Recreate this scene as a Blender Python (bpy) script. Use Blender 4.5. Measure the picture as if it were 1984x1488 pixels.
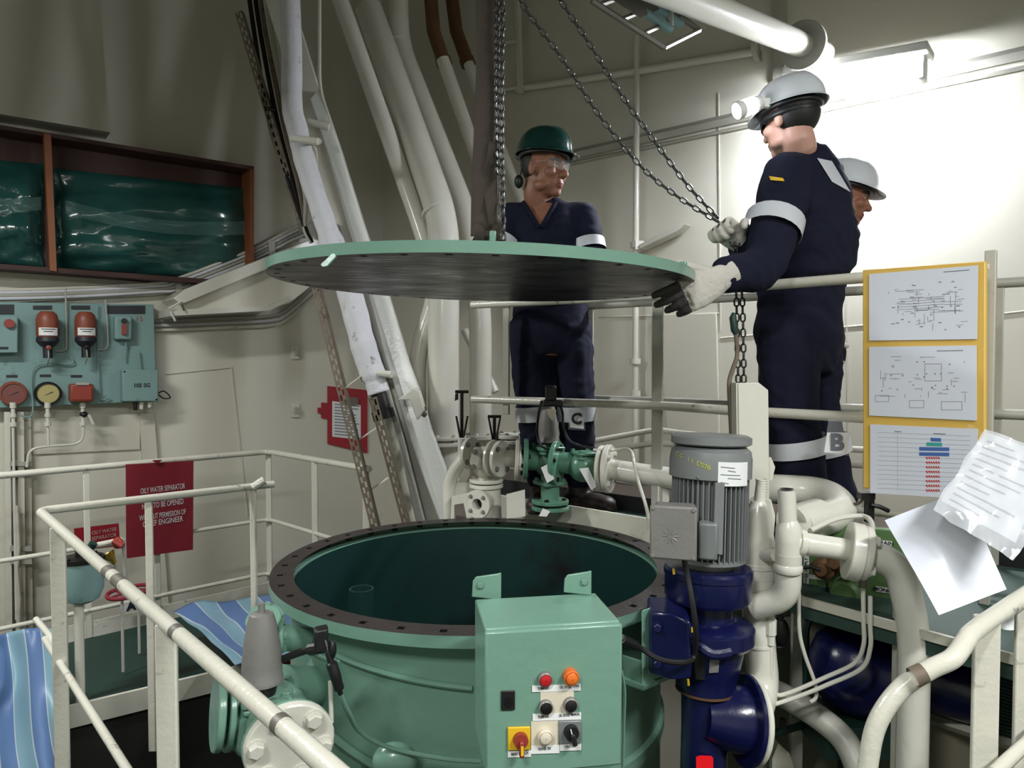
import bpy, math, random
from mathutils import Vector as V, Matrix as M4, noise
random.seed(7)
for o_ in list(bpy.data.objects):
    bpy.data.objects.remove(o_)
SC = bpy.context.scene
COL = SC.collection
# ---------------------------------------------------------------- camera, world, lights, exposure
F = 1400.0
PITCH = math.atan(44 / F)
CAM = V((0, 0, 1.70))
cd = bpy.data.cameras.new('camera'); cam = bpy.data.objects.new('camera', cd); COL.objects.link(cam)
cd.sensor_fit = 'HORIZONTAL'; cd.sensor_width = 36.0; cd.lens = 36.0 * F / 1984.0
cd.clip_start = 0.05
cam.location = CAM; cam.rotation_euler = (math.pi / 2 - PITCH, 0, 0)
SC.camera = cam
wd = bpy.data.worlds.new('world'); SC.world = wd; wd.use_nodes = True
wd.node_tree.nodes['Background'].inputs[0].default_value = (0.55, 0.6, 0.65, 1)
wd.node_tree.nodes['Background'].inputs[1].default_value = 0.05
SC.view_settings.view_transform = 'Standard'
SC.view_settings.look = 'None'
SC.view_settings.gamma = 1.0
SC.view_settings.use_curve_mapping = False
SC.view_settings.exposure = 0.3
# ceiling fluorescent fixtures of the room (position of the lamp centre, turn about z, power)
CEIL_LAMPS = [((-0.9, -0.9, 3.45), 0.6, 85.0), ((1.9, -0.3, 3.45), 0.6, 125.0), ((-3.1, 2.4, 3.4), 0.65, 95.0)]
LAMP_COL = (0.97, 1.0, 0.98)
for i_, (loc_, rz_, pw_) in enumerate(CEIL_LAMPS):
    ld = bpy.data.lights.new('fluorescent_light', 'AREA'); ld.shape = 'RECTANGLE'
    ld.size = 1.2; ld.size_y = 0.18; ld.energy = pw_; ld.color = LAMP_COL
    lo = bpy.data.objects.new('fluorescent_light', ld); COL.objects.link(lo)
    lo.location = loc_; lo.rotation_euler = (0, 0, rz_)
WALL_LAMP_STRENGTH = 330.0
SC.cycles.caustics_reflective = False; SC.cycles.caustics_refractive = False
SC.cycles.max_bounces = 7; SC.cycles.diffuse_bounces = 4; SC.cycles.glossy_bounces = 3
HEADLAMP_STRENGTH = 40.0
# ---------------------------------------------------------------- pixel helpers
FWD = V((0, math.cos(PITCH), -math.sin(PITCH))); UP = V((0, math.sin(PITCH), math.cos(PITCH))); RT = V((1, 0, 0))
ZA = V((0, 0, 1)); XA = V((1, 0, 0)); YA = V((0, 1, 0))
def ray(px, py): return FWD + RT * ((px - 992) / F) + UP * ((744 - py) / F)
def P(px, py, d): return CAM + ray(px, py) * d
def PZ(px, py, z):
    r = ray(px, py); return CAM + r * ((z - CAM.z) / r.z)
def RP(px, py, p0, n):
    r = ray(px, py); return CAM + r * ((p0 - CAM).dot(n) / r.dot(n))
def zat(py, y):                       # world height seen at pixel row py at distance y
    b = (744 - py) / F
    return CAM.z + y * (b * math.cos(PITCH) - math.sin(PITCH)) / (math.cos(PITCH) + b * math.sin(PITCH))
def R(d, px): return px * d / F       # pixel length to metres at depth d
# ---------------------------------------------------------------- materials
def lin(c):
    return tuple(((x / 255) / 12.92 if x / 255 <= 0.04045 else ((x / 255 + 0.055) / 1.055) ** 2.4) for x in c)
MATS = {}
def mat(name, rgb, rough=0.5, metal=0.0, var=0.12, scale=6.0, bump=0.0, bscale=60.0, dirt_or_glint=None, dirt_glint_amt=0.0, dscale=3.0,
        spec=0.5, alpha=1.0, trans=0.0, emit=None, estr=0.0, coat=0.0, rvar=0.0, stretch=None):
    m = bpy.data.materials.new(name); m.use_nodes = True; MATS[name] = m
    nt = m.node_tree; b = nt.nodes['Principled BSDF']; L = nt.links
    c = lin(rgb)
    b.inputs['Roughness'].default_value = rough; b.inputs['Metallic'].default_value = metal
    b.inputs['Specular IOR Level'].default_value = spec
    if coat: b.inputs['Coat Weight'].default_value = coat; b.inputs['Coat Roughness'].default_value = 0.15
    if trans: b.inputs['Transmission Weight'].default_value = trans
    if alpha < 1: b.inputs['Alpha'].default_value = alpha
    if emit: b.inputs['Emission Color'].default_value = (*lin(emit), 1); b.inputs['Emission Strength'].default_value = estr
    tc = nt.nodes.new('ShaderNodeTexCoord'); src = tc.outputs['Object']
    if stretch:
        mp = nt.nodes.new('ShaderNodeMapping'); mp.inputs['Scale'].default_value = stretch
        L.new(src, mp.inputs['Vector']); src = mp.outputs['Vector']
    n1 = nt.nodes.new('ShaderNodeTexNoise'); n1.inputs['Scale'].default_value = scale; n1.inputs['Detail'].default_value = 5
    L.new(src, n1.inputs['Vector'])
    mx = nt.nodes.new('ShaderNodeMix'); mx.data_type = 'RGBA'
    mx.inputs[6].default_value = (*[x * (1 - var) for x in c], 1); mx.inputs[7].default_value = (*[min(1, x * (1 + var)) for x in c], 1)
    L.new(n1.outputs['Fac'], mx.inputs[0]); out = mx.outputs[2]
    if dirt_or_glint:  # second colour in patches: dirt, and on the lid painted wet highlights
        n2 = nt.nodes.new('ShaderNodeTexNoise'); n2.inputs['Scale'].default_value = dscale; n2.inputs['Detail'].default_value = 7
        n2.inputs['Roughness'].default_value = 0.65
        L.new(src, n2.inputs['Vector'])
        rp = nt.nodes.new('ShaderNodeValToRGB'); rp.color_ramp.elements[0].position = 0.62 - 0.3 * dirt_glint_amt
        rp.color_ramp.elements[1].position = 0.74 - 0.2 * dirt_glint_amt
        L.new(n2.outputs['Fac'], rp.inputs[0])
        m2 = nt.nodes.new('ShaderNodeMix'); m2.data_type = 'RGBA'; m2.inputs[7].default_value = (*lin(dirt_or_glint), 1)
        L.new(rp.outputs[0], m2.inputs[0]); L.new(out, m2.inputs[6]); out = m2.outputs[2]
    L.new(out, b.inputs['Base Color'])
    if rvar:
        mr = nt.nodes.new('ShaderNodeMapRange'); mr.inputs[3].default_value = max(0.02, rough - rvar); mr.inputs[4].default_value = min(1, rough + rvar)
        L.new(n1.outputs['Fac'], mr.inputs[0]); L.new(mr.outputs[0], b.inputs['Roughness'])
    if bump:
        n3 = nt.nodes.new('ShaderNodeTexNoise'); n3.inputs['Scale'].default_value = bscale; n3.inputs['Detail'].default_value = 3
        L.new(src, n3.inputs['Vector'])
        bp = nt.nodes.new('ShaderNodeBump'); bp.inputs['Strength'].default_value = bump; bp.inputs['Distance'].default_value = 0.004
        L.new(n3.outputs['Fac'], bp.inputs['Height']); L.new(bp.outputs[0], b.inputs['Normal'])
    return m
def stripes(name, c1, c2, c3, scale, rot):
    m = mat(name, c1, 0.45, var=0.1); nt = m.node_tree; b = nt.nodes['Principled BSDF']; L = nt.links
    tc = nt.nodes.new('ShaderNodeTexCoord'); mp = nt.nodes.new('ShaderNodeMapping'); mp.inputs['Rotation'].default_value = rot
    sp = nt.nodes.new('ShaderNodeSeparateXYZ'); mu = nt.nodes.new('ShaderNodeMath'); mu.operation = 'MULTIPLY'; mu.inputs[1].default_value = scale
    fr = nt.nodes.new('ShaderNodeMath'); fr.operation = 'FRACT'; rp = nt.nodes.new('ShaderNodeValToRGB'); rp.color_ramp.interpolation = 'CONSTANT'
    e = rp.color_ramp.elements; e[0].position = 0; e[0].color = (*lin(c1), 1); e[1].position = 0.46; e[1].color = (*lin(c3), 1)
    q = e.new(0.49); q.color = (*lin(c2), 1); q = e.new(0.96); q.color = (*lin(c3), 1)
    L.new(tc.outputs['UV'], mp.inputs[0]); L.new(mp.outputs[0], sp.inputs[0]); L.new(sp.outputs[0], mu.inputs[0]); L.new(mu.outputs[0], fr.inputs[0])
    L.new(fr.outputs[0], rp.inputs[0]); L.new(rp.outputs[0], b.inputs['Base Color'])
    return m
cream = mat('wall_cream_paint', (206, 202, 188), 0.5, var=0.05, scale=1.2, bump=0.15, bscale=25)
creamdirty = mat('cream_paint_stained', (200, 196, 182), 0.5, var=0.08, scale=2, bump=0.15, bscale=30, dirt_or_glint=(120, 112, 96), dirt_glint_amt=0.1, dscale=5)
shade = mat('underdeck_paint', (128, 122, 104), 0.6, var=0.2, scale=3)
white = mat('white_pipe_paint', (212, 209, 198), 0.22, var=0.05, scale=8, bump=0.25, bscale=35)
railw = mat('rail_cream_paint', (208, 204, 191), 0.2, var=0.06, scale=10, bump=0.35, bscale=60, dirt_or_glint=(70, 66, 64), dirt_glint_amt=0.02, dscale=16)
railg = mat('rail_grey_paint', (168, 166, 156), 0.4, var=0.08, scale=10, bump=0.2, bscale=60)
glossw = mat('glossy_white_paint', (222, 222, 216), 0.2, var=0.04, bump=0.6, bscale=45)
rough_w = mat('lagging_plaster', (206, 205, 210), 0.85, var=0.08, scale=20, bump=0.8, bscale=40, dirt_or_glint=(120, 108, 92), dirt_glint_amt=0.02, dscale=12)
teal = mat('teal_machine_paint', (114, 151, 134), 0.25, var=0.05, scale=5, bump=0.35, bscale=28)
tealp = mat('teal_panel_paint', (124, 154, 152), 0.5, var=0.08, scale=5, dirt_or_glint=(70, 100, 98), dirt_glint_amt=0.1, dscale=6)
greenv = mat('green_valve_paint', (92, 136, 114), 0.28, var=0.07, scale=9, bump=0.25, bscale=40)
deckg = mat('deck_green_paint', (21, 50, 43), 0.55, var=0.15, scale=4, bump=0.1)
deckg2 = mat('deck_grey_green_paint', (44, 66, 58), 0.65, var=0.15, scale=4)
ceilm = mat('dark_ceiling_paint', (84, 80, 70), 0.7, var=0.2, scale=2)
wrapm = mat('plastic_wrap', (150, 190, 185), 0.1, var=0.1, alpha=0.16, coat=1.0, bump=0.8, bscale=14)
rearfl = mat('brown_deck_paint', (92, 82, 74), 0.5, var=0.15, scale=4)
bilge = mat('bilge_paint_and_pit_shade', (36, 34, 32), 0.7, var=0.3, scale=3)  # bilge floor paint, also on the sheet that stands in for shade
rust = mat('oily_flange_steel', (52, 45, 43), 0.45, 0.2, var=0.3, scale=14, bump=0.5, bscale=80, rvar=0.15)
inner = mat('tank_inside_coating', (13, 46, 44), 0.45, var=0.25, scale=3, dirt_or_glint=(20, 17, 15), dirt_glint_amt=0.25, dscale=2.0)
sludge = mat('tank_sludge', (24, 16, 13), 0.3, var=0.4, scale=3)
lidblk = mat('lid_sludge_wet_glints', (30, 25, 24), 0.36, var=0.7, scale=6, bump=1.0, bscale=18, dirt_or_glint=(128, 122, 120), dirt_glint_amt=0.2, dscale=3.0, rvar=0.28, stretch=(0.7, 1.3, 1))  # pale grey patches painted in as wet highlights over the dark sludge
blue = mat('pump_blue_paint', (16, 20, 62), 0.25, var=0.15, scale=6, bump=0.15)
motor_g = mat('motor_grey_paint', (128, 131, 132), 0.4, 0.2, var=0.1, scale=9, dirt_or_glint=(100, 98, 94), dirt_glint_amt=0.08, dscale=8)
alum = mat('cast_aluminium', (128, 125, 122), 0.45, 0.12, var=0.15, scale=16, bump=0.15, bscale=90)
galv = mat('galvanised_steel', (120, 116, 108), 0.5, 0.5, var=0.15, scale=10)
rusty = mat('rusty_slotted_steel', (112, 100, 86), 0.65, 0.2, var=0.25, scale=14, dirt_or_glint=(74, 54, 40), dirt_glint_amt=0.3, dscale=9)
darkst = mat('dark_steel', (44, 42, 42), 0.4, 0.7, var=0.3, scale=20)
chainm = mat('chain_steel', (72, 72, 70), 0.32, 0.85, var=0.25, scale=30)
black = mat('black_rubber', (22, 22, 24), 0.45, var=0.2)
sling = mat('sling_webbing', (66, 56, 48), 0.85, var=0.3, scale=10, bump=0.7, bscale=70, stretch=(1, 1, 0.25))
brown = mat('rusty_brown_pipe', (92, 62, 38), 0.7, var=0.3, scale=10)
yellow = mat('yellow_board_frame', (216, 176, 84), 0.5, var=0.06, dirt_or_glint=(176, 130, 60), dirt_glint_amt=0.08)
paper = mat('laminated_paper', (214, 217, 228), 0.35, var=0.02, scale=3, bump=0.15, bscale=9, coat=0.25)
paperm = mat('matt_paper', (232, 232, 232), 0.5, var=0.02)
ink = mat('printed_grey_ink', (120, 124, 134), 0.5, var=0.1)
inkd = mat('printed_black_ink', (34, 36, 44), 0.5, var=0.05)
inkr = mat('printed_red_ink', (206, 70, 70), 0.5, var=0.05)
inkb = mat('printed_blue_ink', (70, 104, 168), 0.5, var=0.05)
inkt = mat('printed_teal_ink', (60, 160, 150), 0.5, var=0.05)
redp = mat('red_sign_paint', (124, 26, 40), 0.5, var=0.06)
redn = mat('red_placard_paint', (158, 34, 46), 0.5, var=0.06)
wpaint = mat('white_letter_paint', (205, 196, 196), 0.6, var=0.1)
orange = mat('orange_brown_plastic', (134, 68, 50), 0.45, var=0.1)
woodd = mat('dark_wood', (62, 34, 28), 0.6, var=0.25, scale=8)
woodl = mat('light_wood', (138, 82, 50), 0.55, var=0.15, scale=8)
cloth = mat('green_canvas_in_plastic', (34, 78, 74), 0.16, var=0.35, scale=5, bump=0.9, bscale=7, coat=0.8)
navy = mat('navy_coverall', (23, 25, 43), 0.9, var=0.12, scale=12, bump=0.4, bscale=180, spec=0.2)
reflect = mat('reflective_tape', (196, 198, 204), 0.45, var=0.05, scale=14)
skin = mat('tan_skin', (142, 94, 74), 0.5, var=0.06, scale=20)
skin2 = mat('fair_skin', (196, 150, 134), 0.5, var=0.06, scale=20)
lipm = mat('lips', (118, 62, 56), 0.4, var=0.05)
hairm = mat('black_hair', (22, 19, 18), 0.6, var=0.2)
eyem = mat('eye_white', (205, 200, 195), 0.3, var=0.02)
helg = mat('helmet_green', (17, 50, 45), 0.22, var=0.04, coat=0.3)
helw = mat('helmet_white', (214, 218, 224), 0.25, var=0.03, coat=0.3)
glove = mat('knit_glove', (196, 190, 182), 0.9, var=0.1, scale=16, bump=0.5, bscale=150, dirt_or_glint=(84, 76, 70), dirt_glint_amt=0.12, dscale=20)
gloved = mat('dark_coated_glove', (66, 62, 62), 0.7, var=0.25, scale=16, bump=0.4, bscale=120)
boot = mat('brown_boot', (46, 34, 32), 0.5, var=0.2)
clear = mat('clear_plastic', (235, 238, 245), 0.08, var=0.0, alpha=0.07, coat=0.5)
sleevem = mat('clear_sleeve', (226, 228, 236), 0.1, var=0.04, bump=0.9, bscale=12, alpha=0.55, coat=1.0)
redl = mat('red_lamp_plastic', (186, 34, 40), 0.25, var=0.03)
amber = mat('amber_lamp_plastic', (226, 112, 44), 0.25, var=0.03)
ivory = mat('ivory_plastic', (216, 206, 186), 0.4, var=0.03)
yelp = mat('yellow_plastic', (228, 184, 40), 0.4, var=0.03)
redk = mat('red_knob_plastic', (148, 56, 46), 0.4, var=0.05)
redtape = mat('red_tape', (240, 24, 34), 0.4, var=0.02, emit=(240, 24, 34), estr=0.0)
brass = mat('brass', (190, 150, 70), 0.25, 0.9, var=0.1)
gauge_y = mat('gauge_face', (178, 166, 110), 0.4, var=0.06)
gauge_r = mat('gauge_face_red', (122, 70, 66), 0.4, var=0.08)
monitor = mat('green_monitor_plate', (88, 118, 72), 0.45, var=0.15, scale=6)
yscr = mat('yellow_chalk', (196, 200, 60), 0.7, var=0.1)
lampm = mat('lit_lamp_tube', (255, 255, 255), 0.5, var=0, emit=(240, 246, 255), estr=WALL_LAMP_STRENGTH)
headm = mat('lit_headlamp_lens', (255, 255, 255), 0.5, var=0, emit=(240, 246, 255), estr=HEADLAMP_STRENGTH)
lampw = mat('lamp_housing', (230, 230, 228), 0.5, var=0.02)
tarp = stripes('striped_tarpaulin', (84, 110, 152), (116, 148, 164), (170, 180, 188), 4.0, (0, 0, 0.1))
# ---------------------------------------------------------------- mesh builder
WLOC = {}
def wloc(o): return WLOC.get(o.name, V((0, 0, 0))) if o else V((0, 0, 0))
def frame(axis, ref=None):
    a = axis.normalized(); r = ref if ref is not None else (ZA if abs(a.z) < 0.9 else XA)
    s = a.cross(r)
    if s.length < 1e-6: s = a.cross(YA)
    s.normalize(); t = s.cross(a).normalized()
    return s, t, a                     # side, other, axis
class MB:
    def __init__(s): s.v = []; s.f = []; s.mi = []; s.cur = 0; s.uv = None
    def add(s, vs, fs):
        b = len(s.v); s.v += [V(x) for x in vs]
        for f in fs: s.f.append([i + b for i in f]); s.mi.append(s.cur)
        return s
    def box(s, c, size, ax=None):
        c = V(c); ax = ax or (XA, YA, ZA); h = [x / 2 for x in size]
        vs = [c + ax[0] * (i * h[0]) + ax[1] * (j * h[1]) + ax[2] * (k * h[2]) for k in (-1, 1) for j in (-1, 1) for i in (-1, 1)]
        return s.add(vs, [(0, 2, 3, 1), (4, 5, 7, 6), (0, 1, 5, 4), (2, 6, 7, 3), (0, 4, 6, 2), (1, 3, 7, 5)])
    def prism(s, poly, ext):
        n = len(poly); poly = [V(p) for p in poly]; ext = V(ext)
        nn = V((0, 0, 0))
        for i in range(n): nn += poly[i].cross(poly[(i + 1) % n])
        if nn.dot(ext) > 0: poly = poly[::-1]
        vs = poly + [p + ext for p in poly]
        fs = [list(range(n)), list(range(2 * n - 1, n - 1, -1))] + [(i, i + n, (i + 1) % n + n, (i + 1) % n)[::1] for i in range(n)]
        return s.add(vs, fs)
    def tube(s, pts, r, n=12, cap=True, closed=False, ref=None, rb=None):
        pts = [V(p) for p in pts]; m = len(pts); rs = r if isinstance(r, (list, tuple)) else [r] * m
        rbs = rb if isinstance(rb, (list, tuple)) else ([rb] * m if rb else rs)
        vs = []; side = None
        for i in range(m):
            if closed: t = pts[(i + 1) % m] - pts[i - 1]
            else: t = pts[min(i + 1, m - 1)] - pts[max(i - 1, 0)]
            if t.length < 1e-9: t = V((0, 0, 1))
            t.normalize()
            if side is None: side, o, _ = frame(t, ref)
            else:
                side = side - t * side.dot(t)
                if side.length < 1e-6: side = frame(t)[0]
                side.normalize()
            o = side.cross(t)
            for k in range(n):
                a = 2 * math.pi * k / n
                vs.append(pts[i] + side * (math.cos(a) * rs[i]) + o * (math.sin(a) * rbs[i]))
        fs = []
        for i in range(m if closed else m - 1):
            j = (i + 1) % m
            for k in range(n):
                q = (k + 1) % n
                fs.append((i * n + k, i * n + q, j * n + q, j * n + k)[::-1])
        if cap and not closed: fs += [list(range(n)), list(range(m * n - 1, (m - 1) * n - 1, -1))]
        return s.add(vs, fs)
    def cyl(s, a, b, r0, r1=None, n=20): return s.tube([a, b], [r0, r0 if r1 is None else r1], n)
    def lathe(s, prof, base, axis=ZA, n=32, ref=None, a0=0.0, a1=None):
        sd, o, a = frame(V(axis), ref); base = V(base); vs = []; m = len(prof)
        full = a1 is None; span = 2 * math.pi if full else a1 - a0; nn = n if full else n + 1
        for (r, h) in prof:
            for k in range(nn):
                t = a0 + span * k / n
                vs.append(base + a * h + sd * (r * math.cos(t)) + o * (r * math.sin(t)))
        fs = []
        for i in range(m - 1):
            for k in range(n):
                q = (k + 1) % nn
                fs.append((i * nn + k, i * nn + q, (i + 1) * nn + q, (i + 1) * nn + k)[::-1])
        s.add(vs, fs)
        return s
    def ell(s, c, rad, ax=None, nu=16, nv=10):
        c = V(c); ax = ax or (XA, YA, ZA); vs = []; fs = []
        for j in range(nv + 1):
            ph = math.pi * j / nv
            for k in range(nu):
                t = 2 * math.pi * k / nu
                vs.append(c + ax[0] * (rad[0] * math.sin(ph) * math.cos(t)) + ax[1] * (rad[1] * math.sin(ph) * math.sin(t)) + ax[2] * (rad[2] * math.cos(ph)))
        for j in range(nv):
            for k in range(nu):
                q = (k + 1) % nu
                fs.append((j * nu + k, (j + 1) * nu + k, (j + 1) * nu + q, j * nu + q))
        return s.add(vs, fs)
    def grid(s, fn, nu, nv, th=None):
        vs = [V(fn(i / nu, j / nv)) for j in range(nv + 1) for i in range(nu + 1)]
        fs = [(j * (nu + 1) + i, j * (nu + 1) + i + 1, (j + 1) * (nu + 1) + i + 1, (j + 1) * (nu + 1) + i) for j in range(nv) for i in range(nu)]
        s.uvg = (nu, nv)
        return s.add(vs, fs)
    def build(s, name, m, parent=None, ang=0.6, bevel=0.0, solid=0.0, uv=False, sub=0, keep=False):
        me = bpy.data.meshes.new(name)
        if keep: base = V((0, 0, 0))
        else:
            xs = [p.x for p in s.v]; ys = [p.y for p in s.v]; zs = [p.z for p in s.v]
            base = V(((min(xs) + max(xs)) / 2, (min(ys) + max(ys)) / 2, min(zs)))
        me.from_pydata([p - base for p in s.v], [], s.f)
        for x in (m if isinstance(m, (list, tuple)) else [m]): me.materials.append(x)
        if isinstance(m, (list, tuple)): me.polygons.foreach_set('material_index', s.mi)
        if uv:
            ul = me.uv_layers.new(name='UVMap'); nu, nv = s.uvg
            for lp in me.loops:
                i = lp.vertex_index; ul.data[lp.index].uv = ((i % (nu + 1)) / nu, (i // (nu + 1)) / nv)
        me.validate(); me.update()
        finish(me, ang)
        o = bpy.data.objects.new(name, me); COL.objects.link(o)
        WLOC[o.name] = base; o.parent = parent; o.location = base - wloc(parent)
        if bevel:
            b = o.modifiers.new('bevel', 'BEVEL'); b.width = bevel; b.segments = 2; b.limit_method = 'ANGLE'; b.angle_limit = 0.7
        if solid:
            q = o.modifiers.new('thickness', 'SOLIDIFY'); q.thickness = solid; q.offset = 0
        if sub:
            q = o.modifiers.new('smooth', 'SUBSURF'); q.levels = sub; q.render_levels = sub
        return o
def finish(me, ang=0.6):
    import bmesh
    bm = bmesh.new(); bm.from_mesh(me); bmesh.ops.recalc_face_normals(bm, faces=bm.faces); bm.to_mesh(me); bm.free()
    if ang is not None and ang > 0:
        me.shade_smooth(); me.set_sharp_from_angle(angle=ang)
def tag(o, label, cat, group=None, kind=None):
    o['label'] = label; o['category'] = cat
    if group: o['group'] = group
    if kind: o['kind'] = kind
    return o
def struct(o, label=None):
    o['kind'] = 'structure'
    if label: o['label'] = label
    return o
def thing(name, label, cat, base, group=None):
    o = bpy.data.objects.new(name, None); COL.objects.link(o); o.empty_display_size = 0.05
    o.location = V(base); WLOC[o.name] = V(base)
    return tag(o, label, cat, group)
def inst(name, me, parent, Mw):
    o = bpy.data.objects.new(name, me); COL.objects.link(o); o.parent = parent
    o.matrix_local = M4.Translation(-wloc(parent)) @ Mw
    WLOC[o.name] = Mw.to_translation()
    return o
def mtx(pos, x, y, z, sx=1, sy=1, sz=1):
    return M4(((x.x * sx, y.x * sy, z.x * sz, pos.x), (x.y * sx, y.y * sy, z.y * sz, pos.y), (x.z * sx, y.z * sy, z.z * sz, pos.z), (0, 0, 0, 1)))
def rawmesh(mb, name, m, ang=0.6):
    me = bpy.data.meshes.new(name); me.from_pydata([tuple(p) for p in mb.v], [], mb.f)
    me.materials.append(m); me.update(); finish(me, ang); return me
_bolt = {}
def boltmesh(m):
    if m.name not in _bolt:
        b = MB(); b.lathe([(0.001, 0), (1.25, 0), (1.25, 0.18), (0.5, 0.18)], (0, 0, 0), n=12)
        b.lathe([(1.0, 0.15), (1.0, 0.8), (0.82, 0.95), (0.001, 0.95)], (0, 0, 0), n=6)
        _bolt[m.name] = rawmesh(b, 'bolt', m, 0.5)
    return _bolt[m.name]
def bolts(c, axis, R_, n, r, m, parent, a0=0.3, h=1.0):
    s, t, a = frame(V(axis)); c = V(c)
    for k in range(n):
        w = a0 + 2 * math.pi * k / n
        inst('bolt', boltmesh(m), parent, mtx(c + s * (R_ * math.cos(w)) + t * (R_ * math.sin(w)), s, t, a, r, r, r * h))
def flange(c, axis, R_, t, m, parent, n=4, rb=None, bm=None, a0=0.3, name='flange', both=False, ri=0.0):
    c = V(c); a = V(axis).normalized(); e = min(0.003, t * 0.2)
    mb = MB(); mb.lathe([(max(ri, 0.001), 0), (R_ - e, 0), (R_, e), (R_, t - e), (R_ - e, t), (max(ri, 0.001), t)], c, a, 36)
    fo = mb.build(name, m, parent)
    if n:
        bolts(c + a * t, a, R_ * 0.76, n, rb or R_ * 0.1, bm or m, fo, a0)
        if both: bolts(c, -a, R_ * 0.76, n, rb or R_ * 0.1, bm or m, fo, a0)
    return fo
def fillet(pts, r, n=6):
    pts = [V(p) for p in pts]; out = [pts[0]]
    for i in range(1, len(pts) - 1):
        a = pts[i - 1] - pts[i]; b = pts[i + 1] - pts[i]; d = min(r, a.length * 0.48, b.length * 0.48)
        p0 = pts[i] + a.normalized() * d; p1 = pts[i] + b.normalized() * d
        for k in range(n + 1):
            t = k / n; out.append(p0 * (1 - t) ** 2 + pts[i] * (2 * t * (1 - t)) + p1 * t ** 2)
    return out + [pts[-1]]
def pipe(name, pts, r, m, parent=None, fr=0.1, n=14, ang=0.6):
    return MB().tube(fillet(pts, fr), r, n).build(name, m, parent, ang)
def spline(pts, n=8):
    pts = [V(p) for p in pts]; out = []
    for i in range(len(pts) - 1):
        p0 = pts[max(i - 1, 0)]; p1 = pts[i]; p2 = pts[i + 1]; p3 = pts[min(i + 2, len(pts) - 1)]
        for k in range(n):
            t = k / n
            out.append(0.5 * ((2 * p1) + (p2 - p0) * t + (2 * p0 - 5 * p1 + 4 * p2 - p3) * t * t + (3 * p1 - p0 - 3 * p2 + p3) * t ** 3))
    return out + [pts[-1]]
def cable(name, pts, r, m, parent=None, n=8): return MB().tube(spline(pts), r, n).build(name, m, parent)
def text(s, pos, u, v, h, m, parent, name='lettering', width=None, depth=0.0006, bold=0.0):
    cu = bpy.data.curves.new('t', 'FONT'); cu.body = s; cu.align_x = 'CENTER'; cu.align_y = 'CENTER'; cu.size = 1.0; cu.extrude = 0.0
    cu.offset = bold; cu.resolution_u = 3
    to = bpy.data.objects.new('t', cu); COL.objects.link(to)
    dg = bpy.context.evaluated_depsgraph_get(); dg.update()
    me = bpy.data.meshes.new_from_object(to.evaluated_get(dg)); bpy.data.objects.remove(to); bpy.data.curves.remove(cu)
    me.name = name
    ww = max((x.co.x for x in me.vertices), default=0.5) - min((x.co.x for x in me.vertices), default=-0.5)
    sc = h / 0.72; sx = sc if width is None else width / max(ww, 1e-3)
    me.materials.clear(); me.materials.append(m)
    u = V(u).normalized(); v = V(v).normalized(); w = u.cross(v).normalized()
    o = inst(name, me, parent, mtx(V(pos) + w * depth, u, v, w, sx, sc, 1))
    return o
# ================================================================ the setting
CN = V((-1.253, 7.06, 0)); WR1 = V((2.69, 3.8, 0)); WL1 = V((-3.685, 5.2, 0))
UR = (WR1 - CN).normalized(); UL = (CN - WL1).normalized()          # along the walls, to the right in view
NR = V((UR.y, -UR.x, 0)); NR = NR if NR.y < 0 else -NR              # into the room
NL = V((UL.y, -UL.x, 0)); NL = NL if NL.y < 0 else -NL
def WR(px, py, off=0.0): return RP(px, py, CN + NR * off, NR)
def WL(px, py, off=0.0): return RP(px, py, CN + NL * off, NL)
def slab(a, b, z0, z1, th, n):
    return MB().prism([V((a.x, a.y, z0)), V((b.x, b.y, z0)), V((b.x, b.y, z1)), V((a.x, a.y, z1))], n * -th)
ZB, ZT = -1.5, 5.8
ER = CN + UR * 8.2; EL = CN - UL * 7.0
struct(slab(CN, ER, ZB, ZT, 0.1, NR).build('wall_right', cream, ang=0))
struct(slab(EL, CN, ZB, ZT, 0.1, NL).build('wall_left', cream, ang=0))
BL = V((-4.2, -3.6, 0)); BR = V((4.6, -3.6, 0))
for nm, a, b in (('wall_back_left', EL, BL), ('wall_back', BL, BR), ('wall_back_right', BR, ER)):
    n = V((-(b - a).y, (b - a).x, 0)).normalized(); n = n if n.dot(V((0, 1.5, 0)) - a) > 0 else -n
    struct(slab(a, b, ZB, ZT, 0.1, n).build(nm, cream, ang=0))
outl = [EL, CN, ER, BR, BL]
struct(MB().prism([V((p.x, p.y, ZB)) for p in outl], (0, 0, -0.1)).build('floor', bilge, ang=0))
struct(MB().prism([V((p.x, p.y, ZT)) for p in outl], (0, 0, 0.1)).build('ceiling', ceilm, ang=0))
# raised green deck where the crew stand, and the walkway at the left
DZ = 0.98
deck = [(-0.1, 3.72), (0.28, 3.42), (0.62, 3.12), (0.80, 2.52), (0.885, 2.17), (1.22, 1.75), (2.6, 0.25)]
RB0 = V((-0.1, 3.97, 0)); RB1 = V((2.95, 1.55, 0))                   # line of the rear railing
poly = [V((x, y, DZ)) for x, y in deck] + [V((RB1.x, RB1.y, DZ)), V((RB0.x, RB0.y, DZ))]
struct(MB().prism(poly, (0, 0, -0.06)).build('floor_deck', deckg2, ang=0))
n_ = V((0.62, 0.785, 0))
struct(MB().prism([V((*RB0.xy, DZ - 0.02)), V((*RB1.xy, DZ - 0.02)), V((*RB1.xy, DZ + 0.075)), V((*RB0.xy, DZ + 0.075))], n_ * 0.01).build('trim_toe_plate', black, ang=0))
q0, q1 = CN + UR * 1.2, CN + UR * 7.6
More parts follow.
